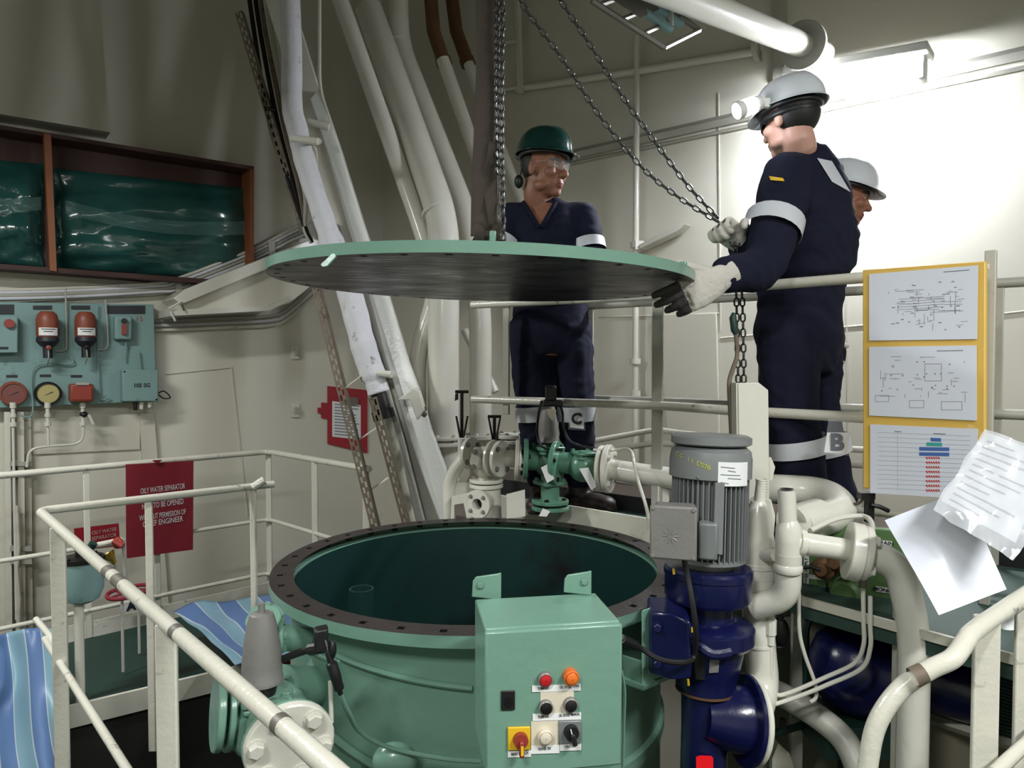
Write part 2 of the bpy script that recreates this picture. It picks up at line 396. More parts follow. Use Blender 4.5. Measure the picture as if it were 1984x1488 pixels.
struct(MB().prism([V((RB0.x - 0.25, RB0.y + 0.25, 0.8)), V((RB1.x + 0.05, RB1.y + 0.05, 0.8)), V((q1.x, q1.y, 0.8)), V((q0.x, q0.y, 0.8))], (0, 0, -0.06)).build('floor_rear', rearfl, ang=0))
struct(MB().prism([V((x, y, 0)) for x, y in ((-4.6, 1.72), (-0.87, 4.38), (-1.75, 5.2), (-5.2, 2.15))], (0, 0, -0.05)).build('floor_walkway', deckg, ang=0))
struct(MB().prism([V((x, y, 0)) for x, y in ((-1.95, 2.95), (-0.32, 1.05), (2.4, 0.6), (2.4, -3.5), (-4.0, -3.5), (-4.3, 1.7))], (0, 0, -0.05)).build('floor_platform', deckg, ang=0))
# deck edge beams
def edge(name, pts, h, th, m, z):
    for i in range(len(pts) - 1):
        a, b = V((*pts[i], z)), V((*pts[i + 1], z)); d = (b - a).normalized(); n = V((d.y, -d.x, 0)) * th
        MBx = MB().prism([a, b, b - ZA * h, a - ZA * h], n)
        struct(MBx.build(name, creamdirty, ang=0))
edge('trim_deck_edge', [(-0.1, 3.72), (0.28, 3.42), (0.62, 3.12)], 0.14, 0.014, cream, DZ + 0.035)
edge('trim_deck_edge', deck[2:], 0.026, 0.012, cream, DZ + 0.008)
edge('trim_walkway_edge', [(-4.6, 1.72), (-0.87, 4.38)], 0.11, 0.02, cream, 0.03)
# dark sheet painted as shade under the walkway, and beige plates under the deck
struct(MB().prism([V((-4.6, 1.75, ZB)), V((-0.87, 4.41, ZB)), V((-0.87, 4.41, -0.07)), V((-4.6, 1.75, -0.07))], (-0.02, 0.03, 0)).build('pit_shade_sheet', bilge, ang=0))
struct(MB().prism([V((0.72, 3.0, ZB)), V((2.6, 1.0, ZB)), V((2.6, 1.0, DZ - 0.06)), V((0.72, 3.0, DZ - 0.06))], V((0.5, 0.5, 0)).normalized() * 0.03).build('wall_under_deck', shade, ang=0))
# step in the left wall, upper left
struct(MB().prism([WL(-160, -120), WL(172, -120), WL(205, 270), WL(-160, 212)], NL * 0.22).build('wall_left_step', cream, ang=0))
# ledges and seams on the right wall
struct(MB().tube([WR(1060, 310, 0.03), WR(2100, 76, 0.03)], 0.035, 4).build('trim_1', railg, ang=0))
struct(MB().tube([WR(1060, 326, 0.02), WR(2100, 106, 0.02)], 0.012, 4).build('trim_2', railg, ang=0))
for i, (a, b) in enumerate((((1392, 180), (1396, 640)), ((1396, 607), (1160, 615)), ((1396, 655), (1700, 628)), ((1640, 560), (1645, 960)), ((1925, 610), (2010, 600)))):
    struct(MB().tube([WR(*a, 0.002), WR(*b, 0.002)], 0.006, 4).build('trim_%d' % (i + 3), cream, ang=0))
struct(MB().prism([WR(1296, 840), WR(1272, 610), WR(1390, 606), WR(1396, 840)], NR * 0.02).build('door_1', cream, ang=0, bevel=0.006))
# seams of the left wall plates
for i, (a, b) in enumerate((((320, 725), (450, 712)), ((448, 712), (480, 1000)))):
    struct(MB().tube([WL(*a, 0.004), WL(*b, 0.004)], 0.008, 4).build('trim_%d' % (i + 9), cream, ang=0))
struct(MB().prism([WL(268, 800), WL(296, 800), WL(325, 1180), WL(292, 1180)], NL * 0.05).build('trim_11', cream, ang=0))
struct(MB().prism([WL(60, 800), WL(270, 800), WL(270, 870), WL(60, 880)], NL * 0.02).build('trim_12', cream, ang=0))
# ================================================================ wall lamp, upper right
lm = thing('wall_lamp', 'lit fluorescent wall lamp glaring high on the right wall', 'lamp', WR(1690, 150, 0.25))
a, b = WR(1530, 172, 0.34), WR(1786, 130, 0.34)
d = (b - a).normalized(); dn = d.cross(ZA).normalized()
dd_ = d.cross(NR).normalized(); dd_ = dd_ if dd_.z > 0 else -dd_
MB().box((a + b) / 2 + dd_ * 0.085 - NR * 0.03, ((b - a).length + 0.06, 0.20, 0.05), (d, NR, dd_)).build('housing', lampw, lm, bevel=0.01)
for dz in (-0.035, 0.035):
    MB().tube([a + ZA * dz, b + ZA * dz], 0.022, 14).build('tube_bulb', lampm, lm)
for q in (a, b):
    MB().box(q - NR * 0.03, (0.03, 0.09, 0.13), (d, NR, ZA)).build('end_cap', lampw, lm, bevel=0.008)
MB().box((a + b) / 2 - NR * 0.2, (0.2, 0.25, 0.06), (d, NR, ZA)).build('bracket', railg, lm)
# fixtures of the ceiling lamps (behind and beside the viewer)
LBL = ['hooded ceiling lamp above and left of the viewer', 'hooded ceiling lamp above and right of the viewer', 'hooded ceiling lamp over the left walkway']
for (loc_, rz_, pw_), lb in zip(CEIL_LAMPS, LBL):
    c = V(loc_); ax = (V((math.cos(rz_), math.sin(rz_), 0)), V((-math.sin(rz_), math.cos(rz_), 0)), ZA)
    t = thing('ceiling_lamp', lb, 'lamp', c + ZA * 0.02, 'ceiling lamps')
    MB().box(c + ZA * 0.055, (1.26, 0.24, 0.06), ax).build('housing', lampw, t, bevel=0.01)
    for k in (-0.5, 0.5):
        MB().tube([c + ax[0] * k + ZA * 0.08, V((c.x + ax[0].x * k, c.y + ax[0].y * k, ZT))], 0.01, 8).build('hanger', railg, t)
# ================================================================ left wall: rack with wrapped canvas
rk = thing('storage_rack', 'dark wooden wall rack holding plastic-wrapped green canvas', 'rack', WL(245, 540, 0.0))
def wquad(pts, o0, o1, W, N):
    return MB().prism([W(x, y, o1) for x, y in pts], N * -(o1 - o0))
def tl(x): return 245 + 80 * (x / 490.0)
def bl(x): return 517 + 36 * (x / 490.0)
wquad([(-140, tl(-140)), (490, tl(490)), (490, bl(490)), (-140, bl(-140))], 0.0, 0.02, WL, NL).build('back_panel', woodd, rk)
wquad([(-140, tl(-140) - 3), (492, tl(492) - 3), (492, tl(492) + 4), (-140, tl(-140) + 5)], 0.02, 0.24, WL, NL).build('top_board', woodd, rk)
wquad([(-140, bl(-140) - 6), (492, bl(492) - 6), (492, bl(492) + 3), (-140, bl(-140) + 3)], 0.02, 0.24, WL, NL).build('bottom_board', woodd, rk)
wquad([(484, tl(484)), (492, tl(492)), (492, bl(492)), (484, bl(484))], 0.02, 0.24, WL, NL).build('end_board', woodl, rk)
wquad([(85, 258), (99, 261), (110, 526), (97, 524)], 0.16, 0.26, WL, NL).build('front_post', woodl, rk)
def bundle(x0, x1, lb, seed, top0, top1):
    t = thing('canvas_bundle', lb, 'canvas', WL((x0 + x1) / 2, bl((x0 + x1) / 2) - 6, 0.1), 'wrapped canvas bundles')
    def fn(u, v):
        x = x0 + (x1 - x0) * u; y0 = top0 + (top1 - top0) * u; y = y0 + (bl(x) - 7 - y0) * v
        sag = math.sin(math.pi * u)
        w = noise.fractal(V((u * 3.2 + seed, v * 7 + 2.0 * u, seed)), 0.9, 2.1, 4)
        fold = math.sin((v * 1.5 + 0.30 * u + 0.12 * sag) * 11 + 2.2 * noise.noise(V((u * 3, v * 2, seed)))) * 0.014
        off = 0.04 + 0.11 * (math.sin(math.pi * min(1, max(0, v)))) ** 0.5 * (min(1, 8 * u, 8 * (1 - u))) ** 0.5 + 0.022 * w + fold
        return WL(x, y, max(0.025, off))
    mb = MB(); mb.grid(fn, 46, 34); mb.build('canvas_roll', cloth, t, ang=3.0)
    mb = MB()
    mb.grid(lambda u, v: WL(x0 + (x1 - x0) * (0.06 + 0.92 * u), top0 + (top1 - top0) * u + 62 + 26 * v + 16 * math.sin(u * 3.1), 0.165 + 0.02 * noise.noise(V((u * 9, v * 4, seed))) + 0.012 * math.sin(v * math.pi)), 40, 5)
    mb.build('plastic_wrap', wrapm, t, ang=3.0)
bundle(104, 482, 'green canvas roll in clear plastic, in the right bay of the wall rack', 3.1, 326, 366)
bundle(-135, 84, 'green canvas roll in clear plastic, in the left bay of the wall rack', 8.7, 298, 318)
# ================================================================ cable runs on the left wall
ct = thing('cable_tray', 'white-painted cable tray and cable bundle rising along the left wall', 'cable tray', WL(300, 575, 0.05))
wquad([(-60, 566), (300, 552), (352, 548), (352, 566), (300, 572), (-60, 590)], 0.02, 0.05, WL, NL).build('tray', railw, ct)
wquad([(350, 548), (470, 500), (560, 455), (606, 440), (612, 462), (560, 478), (470, 522), (352, 566)], 0.02, 0.06, WL, NL).build('tray', railw, ct)
for k in range(4):
    dy = -9 + 7 * k
    cable('cable', [WL(-60, 570 + dy * 0.8, 0.09), WL(120, 566 + dy * 0.8, 0.08), WL(300, 556 + dy * 0.8, 0.09), WL(345, 548 + dy, 0.1), WL(430, 516 + dy, 0.1), WL(500, 487 + dy, 0.1), WL(560, 456 + dy, 0.1), WL(606, 436 + dy, 0.1)], 0.012, [railw, rough_w, railg, rough_w][k], ct)
for x, y in ((345, 552), (525, 478), (600, 443)):
    wquad([(x - 5, y - 10), (x + 7, y - 12), (x + 9, y + 14), (x - 3, y + 16)], 0.04, 0.125, WL, NL).build('cable_clip', railg, ct)
for i in range(7):
    x = 532 + i * 11
    wquad([(x, 470 - i * 5.2), (x + 7, 467 - i * 5.2), (x + 7, 471 - i * 5.2), (x, 474 - i * 5.2)], 0.06, 0.066, WL, NL).build('tray_slot', darkst, ct)
cr = thing('cable_run', 'lower cable run behind the bracket beam beside the teal panel', 'cable', WL(430, 640, 0.05))
for k in range(3):
    dy = k * 9
    cable('cable', [WL(296, 622 + dy, 0.03), WL(360, 620 + dy, 0.05), WL(450, 616 + dy, 0.06), WL(525, 612 + dy, 0.06), WL(556, 600 + dy, 0.06), WL(612 + 3 * k, 548 + dy, 0.06), WL(640 + 3 * k, 520 + dy, 0.06)], 0.013, [railg, rough_w, railw][k], cr)
bb = thing('bracket_beam', 'white sloping box bracket under the cable tray on the left wall', 'bracket', WL(450, 615, 0.1))
MB().prism([WL(336, 578, 0.5), WL(358, 561, 0.5), WL(606, 462, 0.5), WL(640, 470, 0.5), WL(352, 590, 0.5)], NL * -0.42).build('sloped_flange', white, bb, bevel=0.006)
MB().prism([WL(336, 612, 0.42), WL(345, 584, 0.42), WL(640, 474, 0.42), WL(600, 556, 0.42), WL(560, 588, 0.42), WL(520, 598, 0.42)], NL * -0.36).build('web_plate', cream, bb)
MB().prism([WL(330, 600, 0.5), WL(520, 594, 0.5), WL(562, 574, 0.5), WL(566, 580, 0.5), WL(522, 602, 0.5), WL(330, 612, 0.5)], NL * -0.4).build('bottom_flange', white, bb)
for i, (x0, y0, x1, y1) in enumerate(((327, 598, 352, 584), (331, 604, 340, 622), (352, 590, 357, 602))):
    MB().tube([WL(x0, y0, 0.52), WL(x1, y1, 0.52)], 0.014, 8, rb=0.006).build('tape_scrap', [paperm, paperm, galv][i], bb)
# ================================================================ teal instrument panel
ip = thing('instrument_panel', 'teal instrument panel with gauges and orange bottles on the left wall', 'panel', WL(150, 790, 0.1))
def pquad(x0, y0, x1, y1, o0, o1): return wquad([(x0, y0), (x1, y0), (x1, y1), (x0, y1)], o0, o1, WL, NL)
wquad([(-60, 584), (298, 590), (304, 778), (-60, 793)], 0.02, 0.14, WL, NL).build('backing_plate', tealp, ip, bevel=0.006)
bx = pquad(-40, 612, 35, 684, 0.14, 0.24).build('junction_box', tealp, ip, bevel=0.008)
MB().lathe([(0.001, 0.03), (0.03, 0.03), (0.032, 0)], WL(18, 627, 0.24), NL, 20).build('push_button', redk, bx)
pquad(-20, 672, 16, 677, 0.24, 0.242).build('name_strip', inkd, bx)
bx = pquad(237, 716, 307, 778, 0.14, 0.24).build('junction_box', tealp, ip, bevel=0.008)
text('105 SG', WL(275, 747, 0.2405), UL, ZA, 0.03, inkd, bx, width=0.11, bold=0.04)
for x in (241, 303):
    inst('screw', boltmesh(darkst), bx, mtx(WL(x, 720 if x < 260 else 774, 0.24), UL, ZA, NL, 0.006, 0.006, 0.004))
pquad(208, 592, 281, 608, 0.14, 0.146).build('name_plate', inkd, ip)
pquad(-30, 590, 27, 609, 0.14, 0.146).build('name_plate', inkd, ip)
bx = pquad(222, 612, 256, 658, 0.14, 0.22).build('switch_box', tealp, ip, bevel=0.012)
MB().lathe([(0.02, 0), (0.02, 0.03), (0.001, 0.03)], WL(240, 622, 0.22), NL, 14).build('switch_shaft', black, bx)
pquad(237, 628, 245, 648, 0.22, 0.25).build('switch_lever', redk, bx)
text('15', WL(270, 618, 0.141), UL, ZA, 0.04, redk, ip)
for x in (92, 166):
    t = thing('alarm_bottle', 'orange brown %s alarm bottle on the teal panel' % ('left' if x < 100 else 'right'), 'bottle', WL(x, 690, 0.18), 'alarm bottles')
    c = WL(x, 645, 0.26)
    MB().lathe([(0.001, 0.155), (0.04, 0.153), (0.062, 0.13), (0.07, 0.09), (0.07, -0.02), (0.066, -0.03), (0.001, -0.03)], c, ZA, 24).build('dome', orange, t)
    MB().lathe([(0.068, 0), (0.072, -0.03), (0.05, -0.06), (0.03, -0.075), (0.03, -0.15), (0.001, -0.15)], c - ZA * 0.03, ZA, 20).build('neck', inkd, t)
    MB().lathe([(0.0725, 0.035), (0.0725, -0.022)], c, ZA, 12, a0=0, a1=1).build('dome_band', orange, t)
    s2 = NL.cross(ZA)
    mb = MB(); mb.grid(lambda u, v: c + (NL * math.cos((u - 0.5) * 1.7) + UL * math.sin((u - 0.5) * 1.7)) * 0.0745 + ZA * (-0.02 + 0.055 * v), 8, 1)
    lb = mb.build('paper_label', paperm, t, ang=2)
    mb = MB()
    for q in range(2): mb.grid(lambda u, v, q=q: c + (NL * math.cos((u - 0.5) * (1.2 - 0.4 * q)) + UL * math.sin((u - 0.5) * (1.2 - 0.4 * q))) * 0.0752 + ZA * (0.021 - 0.016 * q + 0.006 * v), 6, 1)
    mb.build('print_line', inkd, lb, ang=2)
    MB().lathe([(0.016, 0), (0.016, 0.03), (0.001, 0.034)], c + NL * 0.03 - ZA * 0.105, NL, 12).build('plug', orange if x < 100 else darkst, t)
    pquad(x - 28, 592, x + 8, 599, 0.14, 0.15).build('name_strip', inkd, ip)
    MB().tube(spline([c + NL * 0.03 - ZA * 0.1, c + NL * 0.05 - ZA * 0.18, c - NL * 0.06 - ZA * 0.23]), 0.004, 6).build('capillary', railg, t)
def gauge(x, y, lb, face, red):
    t = thing('pressure_gauge', lb, 'gauge', WL(x, y + 22, 0.16), 'gauges on the teal panel')
    c = WL(x, y, 0.14)
    MB().lathe([(0.001, 0), (0.085, 0), (0.085, 0.05), (0.078, 0.06), (0.07, 0.06), (0.068, 0.05)], c, NL, 32).build('case', orange if red else darkst, t)
    MB().lathe([(0.07, 0.05), (0.001, 0.0505)], c, NL, 32).build('dial', face, t)
    MB().prism([c + NL * 0.053 - UL * 0.03 - ZA * 0.015, c + NL * 0.053 + UL * 0.03 + ZA * 0.008, c + NL * 0.053 + UL * 0.028 + ZA * 0.014], NL * 0.001).build('needle', inkd, t)
gauge(25, 762, 'round brown-faced gauge at the left end of the teal panel', gauge_r, True)
gauge(92, 762, 'round yellow-faced pressure gauge on the teal panel', gauge_y, False)
ps = thing('pressure_switch', 'square red pressure switch on the teal panel', 'switch', WL(159, 782, 0.14))
pquad(136, 744, 182, 779, 0.14, 0.27).build('case', orange, ps, bevel=0.012)
pquad(147, 741, 173, 746, 0.2, 0.28).build('top_clip', railg, ps)
pquad(140, 748, 178, 775, 0.27, 0.276).build('cover', redk, ps, bevel=0.004)
for x, y in ((23, 729), (88, 728), (148, 729)):
    pquad(x - 11, y - 2.5, x + 11, y + 2.5, 0.14, 0.143).build('name_strip', inkd, ip)
for pts in ([(127, 560), (129, 660), (126, 678), (108, 680)], [(204, 580), (209, 655), (205, 675), (190, 678)], [(136, 690), (137, 705), (66, 712), (63, 800), (40, 805)], [(188, 590), (190, 700), (194, 770), (212, 770)], [(244, 665), (241, 700)], [(268, 680), (272, 716)]):
    cable('tubing', [WL(x, y, 0.17) for x, y in pts], 0.006, railg if pts[0][0] in (127, 204) else tealp, ip)
cable('wire_loop', [WL(306, 762, 0.16), WL(318, 758, 0.17), WL(330, 770, 0.16), WL(318, 772, 0.16), WL(306, 764, 0.16)], 0.005, darkst, ip)
for x in (262, 274, 290):
    MB().cyl(WL(x, 779, 0.19), WL(x, 795 - (x - 262) * 0.2, 0.19), 0.017, 0.014, 10).build('cable_gland', black if x == 262 else white, ip)
# gauge pipework below the panel
gp = thing('gauge_pipework', 'thin white tubing with brass fittings below the teal panel', 'pipe', WL(90, 870, 0.15))
for x in (25, 92, 160):
    c0 = WL(x, 785, 0.2)
    MB().lathe([(0.02, 0.02), (0.02, -0.02), (0.013, -0.022), (0.013, -0.06), (0.02, -0.062), (0.02, -0.085), (0.012, -0.09), (0.012, -0.12), (0.022, -0.122), (0.022, -0.15), (0.001, -0.15)], c0, ZA, 10).build('fitting', white, gp)
pipe('tube', [WL(25, 808, 0.2), WL(32, 1200, 0.2)], 0.009, white, gp)
pipe('tube', [WL(92, 815, 0.2), WL(94, 862, 0.2)], 0.009, white, gp)
pipe('tube', [WL(161, 815, 0.2), WL(162, 860, 0.2), WL(94, 864, 0.2), WL(56, 870, 0.2), WL(52, 905, 0.2)], 0.009, white, gp, fr=0.09)
MB().ell(WL(162, 803, 0.2), (0.028, 0.028, 0.024)).build('valve_body', black, gp)
MB().tube([WL(172, 803, 0.22), WL(181, 822, 0.22)], 0.011, 8).build('valve_lever', white, gp)
vs = thing('pipe_support', 'white vertical channel with clamped pipe at the far left', 'support', V((*WL(40, 1200, 0.1).xy, 0)))
wb = WL(40, 1220, 0.1).z
for x0, x1, o1, nm in ((8, 20, 0.12, 'pipe'), (34, 46, 0.14, 'channel_flange'), (46, 60, 0.06, 'channel_web')):
    wquad([(x0, 798), (x1, 798), (x1 + 4, 1235), (x0 + 4, 1235)], 0.0, o1, WL, NL).build(nm, white if nm == 'pipe' else cream, vs)
for y in (895, 912, 1060, 1085):
    pquad(20, y, 62, y + 8, 0.05, 0.17).build('clamp', railg, vs)
MB().tube([WL(32, 980, 0.21), WL(36, 1060, 0.21), WL(32, 1100, 0.22), WL(37, 1160, 0.21), WL(35, 1230, 0.21)], 0.014, 6).build('chain_cover', creamdirty, vs)
# wall clips
for i, (x, y, lb) in enumerate(((572, 682, 'upper white clip plate on the left wall'), (572, 795, 'lower white clip plate on the left wall'))):
    t = thing('clip_plate', lb, 'clip', WL(x, y + 14, 0.0), 'clip plates')
    pquad(x - 7, y - 13, x + 9, y + 14, 0.0, 0.02).build('plate', white, t, bevel=0.004)
    pquad(x + 2, y - 6, x + 6, y + 6, 0.02, 0.06).build('hook', railg, t)
# ================================================================ red placard
pc = thing('red_placard', 'red placard with a pasted instruction sheet behind the slotted bars', 'placard', WL(672, 875, 0.02))
wquad([(636, 748), (712, 756), (712, 878), (636, 860)], 0.0, 0.02, WL, NL).build('board', redn, pc)
wquad([(624, 780), (637, 781), (637, 812), (624, 810)], 0.0, 0.02, WL, NL).build('board_tab', redn, pc)
wquad([(617, 790), (625, 790), (625, 802), (617, 800)], 0.0, 0.02, WL, NL).build('board_tab', redn, pc)
sh = wquad([(644, 777), (699, 785), (699, 852), (644, 846)], 0.02, 0.024, WL, NL).build('instruction_sheet', paperm, pc)
mb = MB()
for i in range(11):
    y = 782 + i * 5.8; e = 646 + random.choice((44, 48, 50, 34))
    mb.prism([WL(648, y, 0.0245), WL(e, y + 4, 0.0245), WL(e, y + 6, 0.0245), WL(648, y + 2, 0.0245)], NL * 0.0006)
mb.build('print_lines', ink, sh, ang=0)['kind'] = 'stuff'
wquad([(664, 768), (694, 771), (694, 784), (664, 782)], 0.02, 0.05, WL, NL).build('clip', galv, pc)
# ================================================================ slotted bars
def slotted(lb, pts, d, w, m, flip=1, group='slotted bars'):
    a, b = P(*pts[0], d), P(*pts[1], d if len(pts) < 3 else pts[2])
    t = thing('slotted_bar', lb, 'bar', min((a, b), key=lambda p: p.z), group)
    ax = (b - a).normalized(); sd = ax.cross(-YA).normalized(); L_ = (b - a).length; n = max(4, int(L_ / 0.062)); w2 = w / 2
    mb = MB(); th = V((0, 0.004, 0))
    # face strip built as a ladder so each slot is a real opening
    st = L_ / n
    for s0, s1 in ((-w2, -w2 * 0.62), (-w2 * 0.12, w2 * 0.12), (w2 * 0.62, w2)):
        mb.prism([a + sd * s0, a + sd * s1, b + sd * s1, b + sd * s0], th)
    for k in range(n + 1):
        for s0, s1, ph in ((-w2 * 0.62, -w2 * 0.12, 0), (w2 * 0.12, w2 * 0.62, 0.5)):
            q0 = max(0, (k + ph - 0.22) * st); q1 = min(L_, (k + ph + 0.22) * st)
            if q1 > q0: mb.prism([a + sd * s0 + ax * q0, a + sd * s1 + ax * q0, a + sd * s1 + ax * q1, a + sd * s0 + ax * q1], th)
    mb.build('slotted_face', m, t, ang=0)
    MB().prism([a + sd * w2 * flip, b + sd * w2 * flip, b + sd * (w2 * flip) + YA * 0.05, a + sd * (w2 * flip) + YA * 0.05], sd * -0.004 * flip).build('side_flange', m, t, ang=0)
    return t
slotted('rusty slotted angle bar running up past the rack', [(462, 22), (588, 448)], 4.9, 0.052, rusty, -1)
t = slotted('long rusty slotted bar crossing in front of the red placard', [(612, 556), (728, 1030), 4.3], 4.4, 0.052, rusty, -1)
slotted('shorter rusty slotted bar beside the sloping girder', [(722, 770), (792, 1030), 4.3], 4.35, 0.052, rusty, 1)
for x0, y0, x1, y1 in ((667, 752, 700, 728), (695, 852, 730, 828), (716, 950, 752, 925)):
    a, b = P(x0, y0, 4.38), P(x1, y1, 4.42)
    MB().tube([a, b], 0.026, 4, rb=0.004).build('cross_strap', creamdirty, t, ang=0)
cb = thing('cable_bundle', 'dark cables strapped between the slotted bar and the lagged pipe', 'cable', P(585, 450, 4.85))
for k, (x0, x1, x2) in enumerate(((478, 520, 566), (500, 548, 580), (512, 556, 590), (490, 536, 572))):
    cable('cable', [P(x0, -40, 5.0), P(x0 + 14, 60, 4.98), P(x1, 230, 4.95), P(x2, 370, 4.9), P(590, 440, 4.85), P(604, 470, 4.85)], 0.016, [darkst, rusty, railg, darkst][k], cb)
MB().tube([P(520, 211, 4.9), P(534, 213, 4.9)], 0.014, 8).build('strap', darkst, cb)
# ================================================================ lagged pipe
lp = thing('lagged_pipe', 'white plaster-lagged pipe bending down beside the sloping girder', 'pipe', P(735, 800, 4.55))
pp = spline([P(560, -40, 4.7), P(565, 100, 4.68), P(566, 205, 4.64), P(576, 250, 4.62), P(593, 320, 4.58), P(636, 450, 4.54), P(678, 570, 4.5), P(704, 670, 4.47), P(722, 725, 4.45), P(734, 762, 4.45)], 8)
MB().tube(pp, [0.066 + 0.006 * noise.noise(V((0, 0, i * 0.4))) + (0.012 if 40 < i < 66 else 0) for i in range(len(pp))], 18).build('lagging', rough_w, lp, ang=2)
MB().tube([P(732, 758, 4.45), P(744, 802, 4.45)], 0.05, 18).build('bare_pipe', darkst, lp)
MB().tube([P(740, 794, 4.45), P(745, 812, 4.45)], 0.068, 18).build('end_flange', darkst, lp)
for (x, y, w) in ((590, 272, 26), (732, 724, 26)):
    MB().tube([P(x - w, y - 4, 4.4), P(x + w, y + 2, 4.4)], 0.022, 10).build('pipe_clamp', white, lp)
    MB().tube([P(x + w, y + 2, 4.4), P(x + w + 2, y + 2, 4.75)], 0.02, 10).build('clamp_arm', white, lp)
cable('wire', [P(598, 278, 4.6), P(612, 290, 4.6), P(614, 330, 4.62)], 0.006, railw, lp)
for i, (x, y) in enumerate(((676, 590), (690, 640), (700, 655))):
    MB().ell(P(x - 8, y, 4.43), (0.012, 0.008, 0.04)).build('plaster_scar', creamdirty, lp)
# ================================================================ sloping girder
sg = thing('sloping_girder', 'big white sloping hull girder left of the pipes', 'girder', P(820, 1040, 4.5))
def gq(pts, d0, d1, ext):
    return MB().prism([P(x, y, d0 + (d1 - d0) * (y / 1040)) for x, y in pts], ext)
D0, D1 = 4.95, 4.5
gq([(540, -40), (585, 60), (618, 170), (655, 275), (706, 440), (752, 570), (791, 700), (815, 764), (835, 833), (862, 905), (895, 1040), (790, 1040), (745, 850), (708, 690), (672, 560), (640, 430), (600, 310), (560, 150), (500, -40)], D0, D1, (0.0, 0.04, 0)).build('face_plate', white, sg, ang=0, bevel=0.008)
gq([(600, 190), (617, 170), (655, 275), (706, 440), (752, 570), (791, 700), (815, 764), (835, 833), (862, 905), (896, 1040), (864, 1040), (848, 999), (815, 913), (784, 820), (768, 764), (748, 700), (714, 570), (674, 440), (632, 290)], D0 - 0.08, D1 - 0.08, (0, 0.08, 0)).build('stiffener', glossw, sg, ang=0, bevel=0.01)
gq([(640, 430), (650, 430), (694, 560), (735, 690), (782, 850), (830, 1040), (812, 1040), (770, 850), (725, 690), (684, 560)], D0 - 0.09, D1 - 0.09, (0, 0.09, 0)).build('edge_flange', railg, sg, ang=0, bevel=0.006)
MB().prism([P(770, 775, 4.38), P(800, 752, 4.38), P(812, 757, 4.38), P(822, 795, 4.38), P(808, 815, 4.38), P(794, 775, 4.38)], (0, 0.1, 0)).build('lug', white, sg, bevel=0.006)
for y in (792, 803): inst('bolt', boltmesh(galv), sg, mtx(P(822, y, 4.44), XA, ZA, -YA, 0.014, 0.014, 0.02))
MB().lathe([(0.025, 0), (0.025, 0.04), (0.001, 0.04)], P(636, 244, 4.8), -YA, 12).build('boss', white, sg)
MB().tube([P(598, 236, 4.76), P(638, 246, 4.76)], 0.025, 12).build('stub', white, sg)
pipe('conduit', [P(619, -40, 4.8), P(619, 176, 4.8), P(642, 240, 4.78), P(700, 436, 4.7)], 0.012, railw, sg, fr=0.12)
# ================================================================ inclined and vertical pipes
def bigpipe(lb, pts, r, m, fr, group='pipes by the sloping girder', sleeves=(), fl=()):
    p = fillet(pts, fr, 8); low = min(p, key=lambda q: q.z)
    t = thing('inclined_pipe', lb, 'pipe', low, group)
    MB().tube(p, r, 24).build('pipe_run', m, t)
    for q, ax, rr, L_ in sleeves: MB().tube([q - ax * L_ / 2, q + ax * L_ / 2], rr, 24).build('sleeve', m, t)
    for q, ax, rr, tt in fl: flange(q, ax, rr, tt, m, t, 6, 0.014)
    return t
bigpipe('slim white inclined pipe nearest the sloping girder', [P(638, -60, 5.1), P(815, 440, 4.9), P(852, 560, 4.85), P(806, 680, 4.8), P(812, 860, 4.8)], 0.058, white, 0.45)
a = P(850, 420, 4.6)
vx = P(859, 600, 4.75)
bigpipe('thickest white pipe, bending from inclined to vertical', [P(715, 20, 5.4), P(862, 432, 4.8), V((vx.x, vx.y, vx.z)), V((vx.x, vx.y, ZB))], 0.103, white, 0.25,
        sleeves=[(P(847, 412, 4.83), (P(862, 432, 4.8) - P(715, 20, 5.4)).normalized(), 0.107, 0.02), (V((vx.x, vx.y, zat(735, vx.y))), ZA, 0.105, 0.008)], fl=[(V((vx.x, vx.y, zat(862, vx.y))), ZA, 0.15, 0.025), (V((vx.x, vx.y, zat(850, vx.y))), ZA, 0.15, 0.02)])
vx2 = P(931, 600, 5.0)
bigpipe('second thick white pipe, just left of the lifting sling', [P(771, -60, 5.5), P(773, 85, 5.45), P(905, 420, 5.08), V((vx2.x, vx2.y, vx2.z)), V((vx2.x, vx2.y, ZB))], 0.078, white, 0.2,
        sleeves=[(P(773, 80, 5.44), ZA, 0.082, 0.02)], fl=[(V((vx2.x, vx2.y, zat(850, vx2.y))), ZA, 0.12, 0.03)])
bigpipe('thin white inclined pipe with a brown rusty upper length, behind the sling', [P(858, 116, 5.4), P(1000, 520, 5.2)], 0.05, white, 0.1)
bigpipe('thin white inclined pipe partly hidden by the sling', [P(908, 124, 5.6), P(1060, 520, 5.4)], 0.042, white, 0.1)
for i, (pts, lb) in enumerate((([P(830, -60, 5.5), P(840, 60, 5.45), P(862, 126, 5.42)], 'left rusty brown pipe stub at the top of the picture'), ([P(868, -60, 5.8), P(884, 60, 5.7), P(908, 126, 5.65)], 'right rusty brown pipe stub at the top of the picture'))):
    t = thing('rusty_pipe', lb, 'pipe', pts[-1], 'rusty pipe stubs'); MB().tube(pts, 0.052, 16).build('pipe_run', brown, t)
    MB().tube([pts[-1] + (pts[1] - pts[-1]).normalized() * 0.05, pts[-1]], 0.06, 16).build('joint_band', brown, t)
bigpipe('slim white inclined pipe between the girder and the pit, low behind', [P(900, 640, 5.2), P(960, 760, 5.1)], 0.03, white, 0.1)
